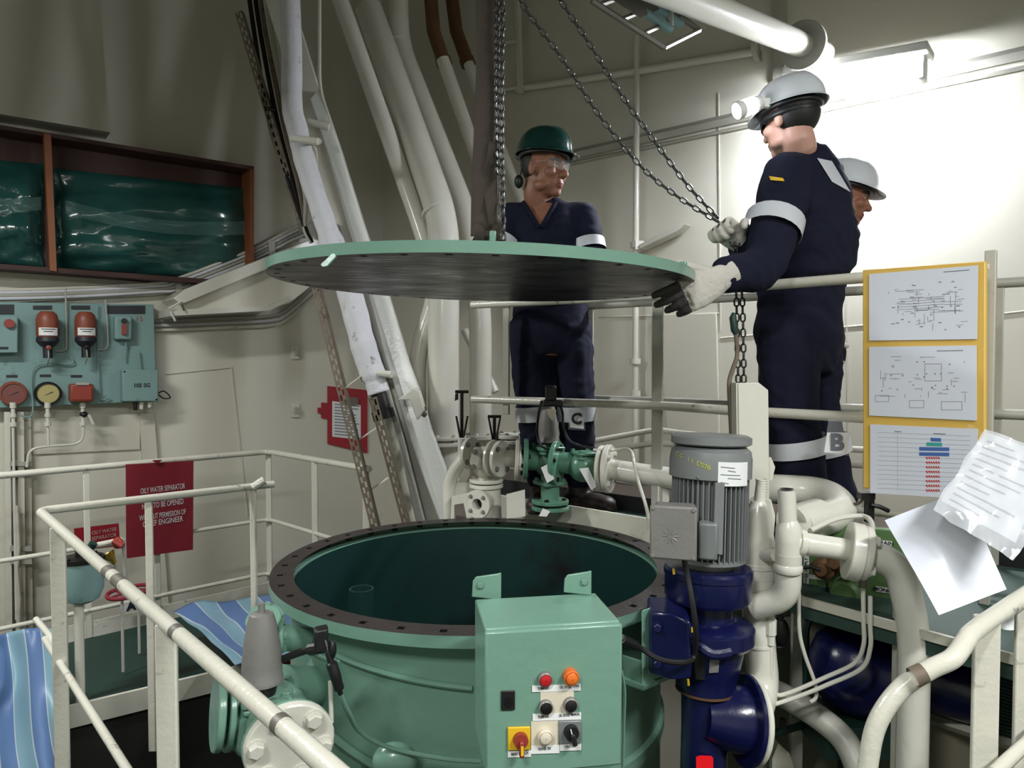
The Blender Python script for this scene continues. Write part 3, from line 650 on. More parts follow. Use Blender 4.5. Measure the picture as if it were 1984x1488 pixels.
# wall pipes on the right wall
wp = thing('wall_pipe', 'thin white vertical pipe with couplings on the right wall', 'pipe', WR(1238, 900, 0.06))
x_ = WR(1232, 470, 0.07); MB().tube([V((x_.x, x_.y, zat(70, x_.y))), V((x_.x, x_.y, zat(930, x_.y)))], 0.022, 12).build('pipe_run', white, wp)
for y in (475, 700, 762): MB().lathe([(0.022, 0.02), (0.04, 0.02), (0.04, -0.02), (0.022, -0.02)], V((x_.x, x_.y, zat(y, x_.y))), ZA, 16).build('coupling', white, wp)
hp = thing('wall_pipe', 'white horizontal pipe crossing the right wall below the ladder', 'pipe', WR(1240, 150, 0.06))
MB().tube([WR(1000, 172, 0.06), WR(1230, 138, 0.06), WR(1460, 100, 0.06)], 0.028, 14).build('pipe_run', white, hp)
fl_ = WR(1464, 92, 0.02)
MB().lathe([(0.03, 0.0), (0.09, 0.0), (0.09, 0.03), (0.03, 0.03)], fl_, UR, 28).build('end_flange', railg, hp)
ld = thing('wall_ladder', 'white ladder stile and rung high on the right wall', 'ladder', WR(1008, 180, 0.1))
MB().tube([WR(1002, -60, 0.1), WR(1008, 180, 0.1)], 0.024, 4).build('stile', white, ld)
for y in (78, 168): MB().tube([WR(968, y + 6, 0.1), WR(1006, y, 0.1)], 0.016, 10).build('rung', white, ld)
sb = thing('slanted_bracket', 'white slanted bracket strip on the right wall above the lid', 'bracket', WR(1270, 480, 0.05))
MB().prism([WR(1238, 474, 0.12), WR(1318, 432, 0.12), WR(1328, 434, 0.12), WR(1312, 448, 0.12), WR(1240, 482, 0.12)], NR * -0.1).build('strip', white, sb, bevel=0.003)
MB().box(WR(1238, 476, 0.08), (0.06, 0.06, 0.06)).build('clamp', white, sb)
# big pipe across the top right
tp = thing('overhead_pipe', 'thick white overhead pipe crossing the top right corner to a flange', 'pipe', P(1550, 90, 3.6))
a, b = P(1240, -40, 2.6), P(1556, 88, 3.75)
MB().tube([a, b], 0.06, 24).build('pipe_run', white, tp)
flange(b - (b - a).normalized() * 0.02, (b - a), 0.12, 0.03, railg, tp, 6, 0.012)
MB().tube([b, b + (b - a).normalized() * 0.3], 0.06, 20).build('pipe_end', railg, tp)
vc = thing('conduit', 'grey vertical conduit strip above the white helmet', 'conduit', WR(1508, 150, 0.02))
MB().prism([WR(1494, -60, 0.05), WR(1520, -60, 0.05), WR(1520, 160, 0.05), WR(1497, 160, 0.05)], NR * -0.05).build('strip', railg, vc)
# unlit cage light at the top
cl = thing('cage_light', 'unlit dark fluorescent fitting in a metal cage at the top', 'lamp', P(1260, 95, 2.9))
fx = (P(1366, 60, 3.0) - P(1150, 0, 2.75)); dx = (P(1370, 62, 3.0) - P(1287, 92, 2.95))
o0 = P(1160, 10, 2.75); fx = P(1287, 92, 2.9) - o0; fy = P(1240, -20, 2.95) - o0
def cg(u, v, h=0.0): return o0 + fx * u + fy * v + ZA * h
MB().prism([cg(0, 0.0, 0.05), cg(0.62, 0, 0.05), cg(0.62, 1, 0.05), cg(0, 1, 0.05)], ZA * 0.06).build('housing', galv, cl, bevel=0.006)
for v in (0, 1): MB().tube([cg(-0.1, v), cg(1, v)], 0.012, 6).build('cage_bar', galv, cl)
for u in (0.0, 0.33, 0.66, 1.0): MB().tube([cg(u, 0), cg(u, 1)], 0.011, 6).build('cage_rib', galv, cl)
for v in (0.35, 0.65): MB().tube([cg(0.05, v, 0.03), cg(0.9, v, 0.03)], 0.018, 12).build('lamp_tube', tealp, cl)
MB().tube([cg(0.8, 0.5, 0.0), cg(0.8, 0.5, 1.4)], 0.012, 8).build('hanger', railg, cl)
MB().tube([cg(0.2, 0.5, 0.1), cg(0.2, 0.5, 1.5)], 0.012, 8).build('hanger', railg, cl)
# ================================================================ tank
TC = V((-0.123, 2.57, 0)); TR = 0.71; RZ = 0.985
tk = thing('open_tank', 'big round teal separator tank with its top open', 'tank', V((TC.x, TC.y, ZB)))
MB().lathe([(0.645, ZB), (0.645, RZ - 0.03)], TC, ZA, 96).build('shell', teal, tk)
MB().lathe([(0.632, RZ - 0.03), (0.632, 0.12), (0.001, 0.1)], TC, ZA, 96).build('inner_wall', inner, tk)
MB().lathe([(0.628, 0.30), (0.001, 0.30)], TC, ZA, 64).build('sludge_bottom', sludge, tk)
def ringplate(name, c, ri, ro, z0, z1, n, rh, hw, mtop, medge, parent, hole_up=True):
    # annular flange with real bolt holes
    def pt(r, a, z): return V((c.x + r * math.cos(a), c.y + r * math.sin(a), z))
    mb = MB(); st = 2 * math.pi / n; zt, zo = (z1, z0) if hole_up else (z0, z1)
    rr = [ri, rh - hw, rh + hw, ro]
    for k in range(n):
        a0 = k * st; am = [a0, a0 + st / 2 - hw / rh, a0 + st / 2 + hw / rh, a0 + st]
        for i in range(3):
            for j in range(3):
                if i == 1 and j == 1:
                    zd = zt + (-0.02 if hole_up else 0.02)
                    q = [pt(rr[1], am[1], zt), pt(rr[2], am[1], zt), pt(rr[2], am[2], zt), pt(rr[1], am[2], zt)]
                    w = [V((p.x, p.y, zd)) for p in q]
                    mb.cur = 1; mb.add(q + w, [(0, 1, 5, 4), (1, 2, 6, 5), (2, 3, 7, 6), (3, 0, 4, 7), (4, 5, 6, 7)]); mb.cur = 0
                else: mb.add([pt(rr[i], am[j], zt), pt(rr[i + 1], am[j], zt), pt(rr[i + 1], am[j + 1], zt), pt(rr[i], am[j + 1], zt)], [(0, 1, 2, 3)])
    o = mb.build(name, [mtop, black], parent, ang=0)
    e = MB(); e.lathe([(ro, z0), (ro, z1)], V((c.x, c.y, 0)), ZA, 120); e.build(name + '_edge', medge, parent)
    return o
ringplate('rim_flange', TC, 0.632, TR, RZ - 0.034, RZ, 36, 0.676, 0.010, rust, teal, tk)
MB().lathe([(0.632, RZ - 0.034), (TR, RZ - 0.034)], TC, ZA, 96).build('rim_underside', teal, tk)
c = P(700, 1140, 2.5)
mb = MB(); mb.lathe([(0.042, -0.55), (0.042, 0), (0.036, 0), (0.036, -0.3)], c, ZA, 24); mb.build('standpipe', inner, tk)
def around(px0, px1, z0, z1, r, n=24):
    def ang(px):
        best = min((abs((992 + F * (TC.x + r * math.cos(t)) / (TC.y + r * math.sin(t))) - px), t) for t in [math.pi + math.pi * k / 400 for k in range(401)])
        return best[1]
    a0, a1 = ang(px0), ang(px1)
    return [V((TC.x + r * math.cos(a0 + (a1 - a0) * k / n), TC.y + r * math.sin(a0 + (a1 - a0) * k / n), z0 + (z1 - z0) * k / n)) for k in range(n + 1)]
MB().tube(around(650, 915, 0.86, 0.82, 0.652), 0.008, 8).build('cable_conduit', teal, tk)
MB().tube(around(640, 940, 0.62, 0.50, 0.655), 0.012, 8).build('lower_conduit', teal, tk)
MB().tube(around(690, 940, 0.56, 0.47, 0.66), 0.010, 8).build('lower_conduit', teal, tk)
MB().lathe([(0.645, 0.515), (0.658, 0.505), (0.658, 0.47), (0.645, 0.46)], TC, ZA, 96).build('weld_ring', teal, tk)
bk = MB()
pb0 = P(1249, 1185, 1.99)
MB().prism([P(1243, 1184, 1.97), P(1322, 1158, 2.08), P(1322, 1300, 2.08), P(1243, 1338, 1.97)], (0.006, 0.012, 0)).build('bracket_plate', teal, tk, bevel=0.002)
MB().prism([P(1203, 1322, 2.0), P(1248, 1338, 1.96), P(1324, 1304, 2.08), P(1320, 1270, 2.2), P(1215, 1290, 2.12)], (0, 0, 0.012)).build('bracket_shelf', teal, tk)
MB().prism([P(1206, 1270, 2.02), P(1246, 1282, 1.97), P(1246, 1340, 1.97), P(1206, 1326, 2.02)], (0, 0.01, 0)).build('bracket_leg', teal, tk, bevel=0.002)
# ================================================================ hanging lid
LC = V((-0.100, 2.50, 1.967)); TILT = math.radians(1.3)
lid = thing('tank_lid', 'round teal tank lid hanging level above the open tank', 'lid', LC)
lm_ = M4.Rotation(TILT, 4, 'Y')
n0 = len(bpy.data.objects); before = set(o.name for o in bpy.data.objects)
Z0, Z1 = LC.z, LC.z + 0.031
ringplate('bolting_face', LC, 0.60, TR, Z0, Z1, 36, 0.676, 0.010, lidblk, teal, lid, hole_up=False)
MB().lathe([(0.60, 0.0), (0.001, 0.0)], LC, ZA, 96).build('underside', lidblk, lid)
MB().lathe([(TR, 0.031), (0.001, 0.034)], LC, ZA, 96).build('top_plate', teal, lid)
def onlid(px, r=TR):
    ang = min((abs((992 + F * (LC.x + r * math.cos(t)) / (LC.y + r * math.sin(t))) - px), t) for t in [math.pi + math.pi * k / 600 for k in range(601)])[1]
    return V((LC.x + r * math.cos(ang), LC.y + r * math.sin(ang), 0)), V((math.cos(ang), math.sin(ang), 0))
for px in (955, 1322):
    q, rd = onlid(px, TR - 0.012); MB().box(V((q.x, q.y, Z1 + (0.012 if px == 955 else 0.002))), (0.016, 0.02, 0.028 if px == 955 else 0.02), (rd.cross(ZA), rd, ZA)).build('edge_lug', teal, lid, bevel=0.003)
q, rd = onlid(650, TR)
MB().prism([V((q.x + 0.012, q.y, Z0 + 0.006)), V((q.x - 0.008, q.y, Z0 + 0.006)), V((q.x - 0.036, q.y - 0.006, Z0 - 0.026)), V((q.x - 0.03, q.y - 0.006, Z0 - 0.032)), V((q.x - 0.018, q.y - 0.006, Z0 - 0.03))], (0.002, 0.008, 0)).build('guide_tab', teal, lid, bevel=0.002)
eye = [LC + V((0.035 * math.cos(a), 0, 0.034 + 0.05 + 0.04 * math.sin(a))) for a in [2 * math.pi * k / 20 for k in range(20)]]
MB().tube(eye, 0.011, 10, closed=True).build('lifting_eye', darkst, lid)
MB().cyl(LC + ZA * 0.03, LC + ZA * 0.055, 0.04).build('eye_boss', teal, lid)
for o in list(bpy.data.objects):
    if o.parent == lid:
        o.matrix_local = lm_ @ M4.Translation(o.location)
# ================================================================ lifting sling and chains
SD = 2.47
sl = thing('lifting_sling', 'dark brown webbing sling hanging straight down to the lid', 'sling', LC + ZA * 0.08)
mb = MB()
def sfn(u, v):
    y = -90 + 548 * v; w = 24 + 4 * v; bulge = 0.02 * math.sin(v * math.pi) * noise.noise(V((u * 1.5, v * 6, 0.3)))
    tw = 0.035 * math.sin(u * math.pi) * (0.4 + 0.6 * v) + bulge
    x = 944 + (2 * u - 1) * w + 3 * math.sin(v * 5) + (4 * (1 - v))
    return P(x, y, SD - 0.03 - tw)
mb.grid(sfn, 12, 60); mb.build('front_web', sling, sl, ang=2, solid=0.006)
mb = MB(); mb.grid(lambda u, v: P(922 + 12 * u + 8 * v * (1 - v) + (16 if u > 0.5 else 0) * (1 - v), -90 + 548 * v, SD + 0.05 + 0.02 * u), 6, 40); mb.build('rear_web', sling, sl, ang=2, solid=0.006)
mb = MB(); mb.grid(lambda u, v: P(948 + 16 * u - 12 * (1 - abs(2 * v - 1)) * (1 - u), 275 + 165 * v, SD - 0.075 - 0.02 * math.sin(v * 9 + u * 2)), 6, 20); mb.build('web_fold', sling, sl, ang=2, solid=0.005)
mb = MB(); mb.ell(P(944, 432, SD - 0.04), (0.05, 0.045, 0.04)); mb.ell(P(930, 448, SD - 0.05), (0.025, 0.03, 0.035)); mb.ell(P(962, 446, SD - 0.05), (0.028, 0.03, 0.035)); mb.build('web_knot', sling, sl, ang=2)
MB().tube([LC + V((0.03 * math.cos(a), 0.0, 0.12 + 0.05 * math.sin(a))) for a in [2 * math.pi * k / 16 for k in range(16)]], 0.012, 8, closed=True).build('shackle', darkst, sl)
MB().tube([P(944, 446, SD - 0.04), LC + ZA * 0.14], 0.03, 8).build('web_tail', sling, sl)
# chain link meshes
def linkmesh(L_, W_, r):
    pts = []; h = (L_ - W_) / 2; w = W_ / 2 - r
    for k in range(7): a = math.pi * k / 6; pts.append(V((w * math.cos(a), h + w * math.sin(a), 0)))
    for k in range(7): a = math.pi + math.pi * k / 6; pts.append(V((w * math.cos(a), -h + w * math.sin(a), 0)))
    return rawmesh(MB().tube(pts, r, 6, closed=True), 'link', chainm, 2)
LK = linkmesh(0.034, 0.0205, 0.0031); PITCH_L = 0.0265
LKB = linkmesh(0.034, 0.023, 0.0038)
def chain(parent, pts, me, pitch, ref=YA):
    sp = spline(pts, 24); acc = 0; k = 0; nxt = 0
    for i in range(len(sp) - 1):
        seg = sp[i + 1] - sp[i]; l = seg.length
        while nxt <= acc + l:
            p = sp[i] + seg * ((nxt - acc) / l); t = seg.normalized(); s, o, _ = frame(t, ref)
            x, z = (s, o) if k % 2 == 0 else (o, -s)
            if k % 2: x, z = o, s
            inst('link', me, parent, mtx(p, x, t, x.cross(t)))
            k += 1; nxt += pitch
        acc += l
ch = thing('hand_chain', 'slack steel hand chain pulled down to the gloved hand', 'chain', P(1400, 445, 2.5))
chain(ch, [P(985, -40, 2.42), P(1020, 20, 2.42), P(1090, 115, 2.43), P(1160, 222, 2.44), P(1240, 320, 2.46), P(1312, 380, 2.48), P(1392, 430, 2.5)], LK, PITCH_L)
chain(ch, [P(1055, -40, 2.42), P(1085, 0, 2.42), P(1140, 82, 2.43), P(1200, 178, 2.44), P(1270, 276, 2.46), P(1335, 362, 2.48), P(1396, 428, 2.5)], LK, PITCH_L)
ch = thing('load_chain', 'dark steel load chain hanging beside the brown sling', 'chain', P(972, 455, 2.4))
chain(ch, [P(974, -60, 2.36), P(972, 150, 2.36), P(972, 300, 2.36), P(975, 460, 2.36)], LKB, PITCH_L, ref=XA + YA * 0.5)
chain(ch, [P(962, -60, 2.38), P(963, 150, 2.38), P(965, 330, 2.38)], LKB, PITCH_L, ref=XA + YA)
ch = thing('hanging_chain', 'black chain loop hanging below the gloved hand by the white plate', 'chain', P(1434, 800, 2.5))
chain(ch, [P(1420, 470, 2.52), P(1426, 560, 2.5), P(1428, 640, 2.5), P(1431, 760, 2.5), P(1434, 812, 2.5)], LK, PITCH_L, ref=XA * 0.5 + YA)
chain(ch, [P(1428, 470, 2.52), P(1437, 560, 2.5), P(1440, 650, 2.5), P(1441, 760, 2.5), P(1436, 812, 2.5)], LK, PITCH_L, ref=XA * 0.5 + YA)
hb = thing('chain_hoist', 'chain hoist block above the lifting sling', 'hoist', P(1000, -80, 2.42))
hc = P(985, -90, 2.42)
MB().lathe([(0.001, -0.09), (0.09, -0.09), (0.1, -0.07), (0.1, 0.07), (0.09, 0.09), (0.001, 0.09)], hc + ZA * 0.1, XA, 28).build('gear_case', yellow, hb)
MB().tube([hc + ZA * 0.2, V((hc.x, hc.y, ZT))], 0.014, 10).build('hook_rod', darkst, hb)
# ================================================================ deck railings
def rail(name, lb, runs, posts, r, m, group='deck railings', mp=None):
    low = min([p for run, _ in runs for p in run], key=lambda q: q.z)
    t = thing(name, lb, 'railing', low, group)
    for run, nm in runs: pipe(nm, run, r, m, t, fr=0.08)
    for a, b, w, th, nm in posts:
        d = V((0.78, -0.62, 0))
        MB().box((a + b) / 2, (w, th, (a - b).length), (d, V((0.62, 0.78, 0)), ZA)).build(nm, mp or m, t, bevel=0.003)
    return t
RT_Z, RM_Z = 1.974, 1.515
tr = [PZ(x, y, RT_Z) for x, y in ((915, 591), (1275, 573), (1430, 557), (1672, 538))]
tr.append(tr[-1] + (tr[-1] - tr[-2]).normalized() * 0.357)
mr = [V((p.x, p.y, RM_Z)) for p in tr]
def post(p, z0, z1, w=0.048, th=0.012, nm='post'): return (V((p.x, p.y, z0)), V((p.x, p.y, z1)), w, th, nm)
p980 = PZ(981, 588, RT_Z)
rail('deck_railing', 'front deck railing between the crew and the open tank', [(tr, 'top_rail'), (mr, 'middle_rail')],
     [post(p980, zat(803, p980.y), RT_Z + 0.0, 0.036), post(tr[1], DZ - 0.1, RT_Z, 0.05), post(tr[-1], DZ, RT_Z + 0.05, 0.03, 0.03)], 0.0185, railw, mp=railg)
bdir = (RB1 - RB0).normalized()
b0 = RB0 + bdir * 0.2; b1 = RB0 + bdir * 3.6
rail('deck_railing', 'rear deck railing behind the crew', [([V((*b0.xy, RT_Z)), V((*b1.xy, RT_Z))], 'top_rail'), ([V((*b0.xy, RM_Z)), V((*b1.xy, RM_Z))], 'middle_rail')],
     [post(RB0 + bdir * k, DZ, RT_Z, 0.04) for k in (0.62, 1.48, 2.3, 3.2)], 0.0185, railg)
lr = [P(1130, 858, 4.2), P(1272, 832, 4.1), P(1310, 838, 4.0), P(1560, 866, 3.6), P(1680, 872, 3.4)]
lr2 = [P(1130, 880, 4.2), P(1272, 858, 4.1), P(1310, 862, 4.0), P(1560, 892, 3.6), P(1680, 902, 3.4)]
rail('low_railing', 'low cream railing on the lower level beyond the rear deck railing', [(lr, 'top_rail'), (lr2, 'lower_rail')],
     [(V((p.x, p.y, 0.8)), p, 0.03, 0.03, 'post') for p in (lr[1], lr[2], lr[4])], 0.016, railw)
# ================================================================ near left railing
NZ = 1.10
n1, n2, n3 = PZ(76, 990, NZ), PZ(530, 938, NZ), PZ(640, 1488, NZ)
n4 = n3 + (n3 - n1).normalized() * 0.9
nr = thing('stair_railing', 'cream pipe railing with chipped paint in the left foreground', 'railing', V((n1.x, n1.y, 0)))
MB().tube(fillet([n4, n1, n2], 0.05, 6), 0.017, 18).build('top_rail', railw, nr)
m1 = V((n1.x, n1.y, 0.60)); m4 = V((n4.x, n4.y, 0.60)); m0 = PZ(68, 1195, 0.62)
MB().tube([m4, V((n1.x, n1.y, 0.60)) + (m4 - m1) * 0.02], 0.0125, 14).build('middle_rail', railw, nr)
MB().tube([PZ(70, 1200, 0.62), PZ(120, 1260, 0.60)], 0.0125, 12).build('middle_rail_end', railw, nr)
dn = (n4 - n1).normalized(); sn = V((-dn.y, dn.x, 0))
def flat(o, p, z0, z1, w, th, d, m, par): MB().box(V((p.x, p.y, (z0 + z1) / 2)), (w, th, z1 - z0), (d, V((-d.y, d.x, 0)), ZA)).build(o, m, par, bevel=0.004)
q = PZ(112, 1020, NZ); flat('post', q, 0.0, NZ - 0.005, 0.055, 0.014, XA, railw, nr)
q = PZ(322, 1205, NZ); flat('post', q, 0.0, NZ - 0.005, 0.05, 0.014, XA, railw, nr)
q = PZ(288, 962, NZ); flat('post', q, -0.05, NZ - 0.005, 0.034, 0.012, XA, railw, nr)
q = PZ(490, 942, NZ); flat('post', q, -0.05, NZ - 0.005, 0.026, 0.026, XA, railw, nr)
MB().tube([PZ(489, 945, NZ) + ZA * 0.0, P(512, 930, 3.45)], 0.02, 10).build('clamp', railw, nr)
for px, py, l in ((205, 1103, 0.05), (226, 1123, 0.07), (336, 1217, 0.03), (538, 1372, 0.02)):
    c = min((n1 + (n4 - n1) * (k_ / 800) for k_ in range(801)), key=lambda q_: abs(992 + F * q_.x / q_.y - px)); ax = dn; mb = MB()
    mb.tube([c - ax * l * 0.5, c + ax * l * 0.5], 0.0178, 14, cap=False); mb.build('bare_patch', galv, nr)
# ================================================================ rear left railing
r0, r1, r2 = PZ(-120, 932, 1.05), PZ(520, 875, 1.05), PZ(716, 909, 1.05)
rr = thing('walkway_railing', 'far cream pipe railing along the green walkway at the left', 'railing', V((r1.x, r1.y, 0)))
MB().tube(fillet([r0, r1, r2], 0.08, 6), 0.02, 14).build('top_rail', railw, rr)
for z, rad in ((0.56, 0.014), (0.17, 0.014)):
    MB().tube(fillet([V((*r0.xy, z)), V((*r1.xy, z)), V((*r2.xy, z))], 0.08, 6), rad, 12).build('lower_rail', railw, rr)
wd_ = (r1 - r0).normalized()
def on_rear(px):
    return min(((abs(992 + F * (r0 + wd_ * (k * 0.01)).x / (r0 + wd_ * (k * 0.01)).y - px)), k) for k in range(260))[1] * 0.01
for px in (-40, 162, 300):
    q = r0 + wd_ * on_rear(px); flat('post', q, 0.0, 1.04, 0.035, 0.012, wd_, railw, rr)
for q in (r1, (r1 + r2) * 0.5, r2 * 0.97 + r1 * 0.03): flat('post', q, 0.0, 1.04, 0.04, 0.012, XA, railw, rr)
MB().prism([V((*r0.xy, 0.0)), V((*r1.xy, 0.0)), V((*r1.xy, 0.10)), V((*r0.xy, 0.10))], V((-wd_.y, wd_.x, 0)) * 0.01).build('toe_plate', railw, rr)
# ================================================================ signs on the rear railing
def panel4(pts, th, name, m, parent, bevel=0.0):
    n = (pts[1] - pts[0]).cross(pts[3] - pts[0]).normalized(); n = -n if n.dot(CAM - pts[0]) > 0 else n
    return MB().prism(pts, n * th).build(name, m, parent, bevel=bevel), -n
def rsp(px, py, off=0.03): return RP(px, py, r0 + V((wd_.y, -wd_.x, 0)) * off, V((wd_.y, -wd_.x, 0)))
sgn = thing('warning_sign', 'large dark red sign about the oily water separator, hung on the far railing', 'sign', rsp(310, 1080))
bd, nn = panel4([rsp(244, 900), rsp(375, 893), rsp(374, 1065), rsp(245, 1082)], 0.008, 'board', redp, sgn)
for s_, y, w_ in (('OILY WATER SEPARATOR', 947, 88), ('NOT TO BE OPENED', 977, 82), ('WITHOUT PERMISSION OF', 998, 92), ('CHIEF ENGINEER', 1011, 80)):
    c = rsp(316, y, 0.032); text(s_, c, wd_ + ZA * 0.03, ZA, 0.036, wpaint, bd, width=R(4.8, w_) / max(0.1, abs(wd_.x) * 1.25) * 0.82, bold=0.01)
MB().prism([rsp(295, 892, 0.045), rsp(313, 891, 0.045), rsp(304, 899, 0.045)], (0, 0.01, 0)).build('hook', redp, sgn)
s2 = thing('small_sign', 'small red sign leaning low behind the far railing post', 'sign', P(190, 1070, 4.9))
q4 = [P(144, 1024, 4.75), P(230, 1014, 5.0), P(233, 1058, 5.0), P(146, 1068, 4.75)]
bd, nn = panel4(q4, 0.008, 'board', redn, s2)
u_ = (q4[1] - q4[0]).normalized()
for s_, y in (('OILY WATER', 1029), ('SEPARATOR', 1040), ('OVERFLOW', 1051)):
    text(s_, P(201, y, 4.90) + nn * 0.006, u_, ZA, 0.026, wpaint, bd, width=0.17)
at_ = thing('letter_card', 'white card with the letter A on the toe plate at the left', 'card', rsp(254, 1186, 0.03))
bd, nn = panel4([rsp(241, 1168, 0.04), rsp(266, 1164, 0.04), rsp(266, 1182, 0.04), rsp(241, 1186, 0.04)], 0.003, 'card', paperm, at_)
text('A', rsp(254, 1175, 0.0425), wd_, ZA, 0.055, inkd, bd, bold=0.04)
# small green filter pot with valve, funnel, handwheel
fp = thing('filter_pot', 'small teal filter pot on a pipe stand behind the left railing', 'filter', V((*P(158, 1360, 3.6).xy, 0)))
c = P(160, 1160, 3.6); c = V((c.x, c.y, c.z))
MB().lathe([(0.001, -0.02), (0.04, -0.018), (0.075, 0.0), (0.095, 0.05), (0.095, 0.19), (0.001, 0.19)], c, ZA, 28).build('pot', tealp, fp)
MB().lathe([(0.001, 0.19), (0.1, 0.19), (0.1, 0.21), (0.03, 0.215), (0.03, 0.25), (0.001, 0.25)], c, ZA, 24).build('cover', darkst, fp)
bolts(c + ZA * 0.21, ZA, 0.078, 6, 0.012, darkst, fp)
MB().tube([c + V((0.02, 0, 0.22)), c + V((0.06, 0, 0.28))], 0.02, 8).build('valve_stem', deckg, fp)
MB().tube([c + V((-0.02, 0, -0.01)), V((c.x - 0.02, c.y, 0))], 0.022, 12).build('stand_pipe', railw, fp)
MB().tube([c + V((0.05, 0.02, 0.26)), P(236, 1046, 3.7)], 0.014, 10).build('outlet_pipe', railw, fp)
vw = thing('red_valve', 'small red valve on the pipe near the filter pot', 'valve', P(228, 1066, 3.7))
MB().ell(P(228, 1052, 3.68), (0.026, 0.026, 0.03)).build('body', redk, vw)
MB().tube([P(220, 1048, 3.66), P(238, 1058, 3.66)], 0.016, 8).build('cap', redk, vw)
MB().tube([P(240, 1044, 3.7), P(243, 1125, 3.7)], 0.01, 8).build('tail_pipe', railg, vw)
fn_ = thing('brass_funnel', 'tilted brass funnel on a thin pipe left of the red sign', 'funnel', P(222, 1112, 3.68))
MB().lathe([(0.012, 0), (0.014, 0.02), (0.034, 0.06), (0.034, 0.066), (0.03, 0.06), (0.01, 0.02)], P(223, 1092, 3.68), V((-0.5, -0.1, 0.8)), 18).build('cone', brass, fn_)
MB().tube([P(223, 1090, 3.68), P(224, 1112, 3.68)], 0.006, 8).build('stem', railg, fn_)
for i, (x, y, rx, lb) in enumerate(((236, 1150, 26, 'dark red handwheel low behind the left railing, nearer one'), (268, 1142, 22, 'dark red handwheel low behind the left railing, further one'))):
    t = thing('handwheel', lb, 'handwheel', P(x, y + 8, 3.9 + 0.25 * i), 'handwheels at the left')
    c = P(x, y, 3.9 + 0.25 * i); rad = R(3.9, rx)
    MB().tube([c + V((rad * math.cos(a), rad * 0.9 * math.sin(a), 0.01 * math.sin(a))) for a in [2 * math.pi * k / 28 for k in range(28)]], 0.011, 8, closed=True).build('ring', redp, t)
    for a in (0.3, 2.4, 4.5): MB().tube([c, c + V((rad * math.cos(a), rad * 0.9 * math.sin(a), 0))], 0.007, 6).build('spoke', redp, t)
    MB().tube([c, V((c.x, c.y, 0.02))], 0.008, 8).build('spindle', railg, t)
# ================================================================ tarpaulins
def sheetf(name, lb, fn, nu, nv, base):
    mb = MB(); mb.grid(fn, nu, nv); o = mb.build(name, tarp, None, ang=3, uv=True, solid=0.003); tag(o, lb, 'tarpaulin', 'tarpaulins'); return o
def t1(u, v):
    top = v < 0.35
    x = -150 + 262 * u + 14 * v + 14 * math.sin(v * 4 + u * 3) * v
    y = 1222 + 330 * v + 26 * (1 - u) * (1 - v) + 10 * math.sin(u * 6)
    d = 3.5 - 0.55 * v + 0.11 * noise.noise(V((u * 5, v * 3, 1.0))) - 0.1 * math.sin(u * 7 + v * 2) * (0.3 + v)
    return P(x, y, d)
sheetf('tarpaulin', 'blue striped tarpaulin draped over a heap at the left edge', t1, 40, 36, None)
def t2(u, v):
    a = P(335, 1186, 4.3); b = P(640, 1120, 4.9); c_ = P(455, 1290, 3.75); e = P(660, 1260, 4.0)
    p = a * (1 - u) * (1 - v) + b * u * (1 - v) + c_ * (1 - u) * v + e * u * v
    return p + ZA * (0.05 * noise.noise(V((u * 4, v * 3, 5.0))) + 0.02 * math.sin(u * 11 + v * 3))
sheetf('tarpaulin', 'blue striped tarpaulin laid across the walkway beside the tank', t2, 44, 30, None)
bx_ = MB().box((-1.15, 4.12, 0.07), (0.55, 0.3, 0.12)).build('covered_crate', redp, None, bevel=0.01); tag(bx_, 'red crate under the blue tarpaulin beside the tank', 'crate')
bx2 = MB().ell((-2.95, 3.35, 0.12), (0.42, 0.3, 0.35)).build('covered_heap', darkst, None); tag(bx2, 'heap of gear hidden under the tarpaulin at the left edge', 'gear')
# ================================================================ control box in front of the tank
def PBX(px, py): return PZ(px, py, 1.14)
f0, f1 = PZ(940, 1218, 1.14), PZ(1201, 1202, 1.14)               # front top corners
bu = (f1 - f0).normalized(); bn = V((bu.y, -bu.x, 0)).normalized()   # bn towards the viewer
if bn.y > 0: bn = -bn
bw = (f1 - f0).length; bdp = 0.19; bh = 0.31
cbx = thing('control_box', 'teal control box with buttons and rotary switches in front of the tank', 'control box', (f0 + f1) / 2 - ZA * bh)
cc = (f0 + f1) / 2 - bn * bdp / 2 - ZA * bh / 2
MB().box(cc, (bw, bdp, bh), (bu, bn, ZA)).build('case', teal, cbx, bevel=0.004)
dr = MB().box((f0 + f1) / 2 + bn * 0.006 - ZA * (bh / 2 + 0.002), (bw + 0.004, 0.016, bh - 0.002), (bu, bn, ZA)).build('door', teal, cbx, bevel=0.005)
fc = (f0 + f1) / 2 + bn * 0.0145
def BF(px, py, off=0.0): return RP(px, py, fc + bn * off, bn)
def bquad(x0, y0, x1, y1, off, th, nm, m, par, bev=0.0, sk=-8.0):
    s = sk * (x1 - x0) / 260.0
    return MB().prism([BF(x0, y0, off + th), BF(x1, y0 + s, off + th), BF(x1, y1 + s, off + th), BF(x0, y1, off + th)], bn * -th).build(nm, m, par, bevel=bev)
bquad(1031, 1329, 1125, 1341, 0, 0.002, 'label_strip', paperm, dr)
bquad(1047, 1341, 1112, 1383, 0, 0.0012, 'label_backing', ivory, dr)
bquad(1032, 1384, 1126, 1397, 0, 0.002, 'label_strip', paperm, dr)
bquad(1029, 1398, 1082, 1448, 0, 0.0012, 'label_backing', ivory, dr)
bquad(984, 1455, 1029, 1468, 0, 0.002, 'label_strip', paperm, dr)
bquad(1029, 1446, 1084, 1461, 0, 0.002, 'label_strip', paperm, dr)
bquad(1085, 1440, 1126, 1455, 0, 0.002, 'label_strip', paperm, dr)
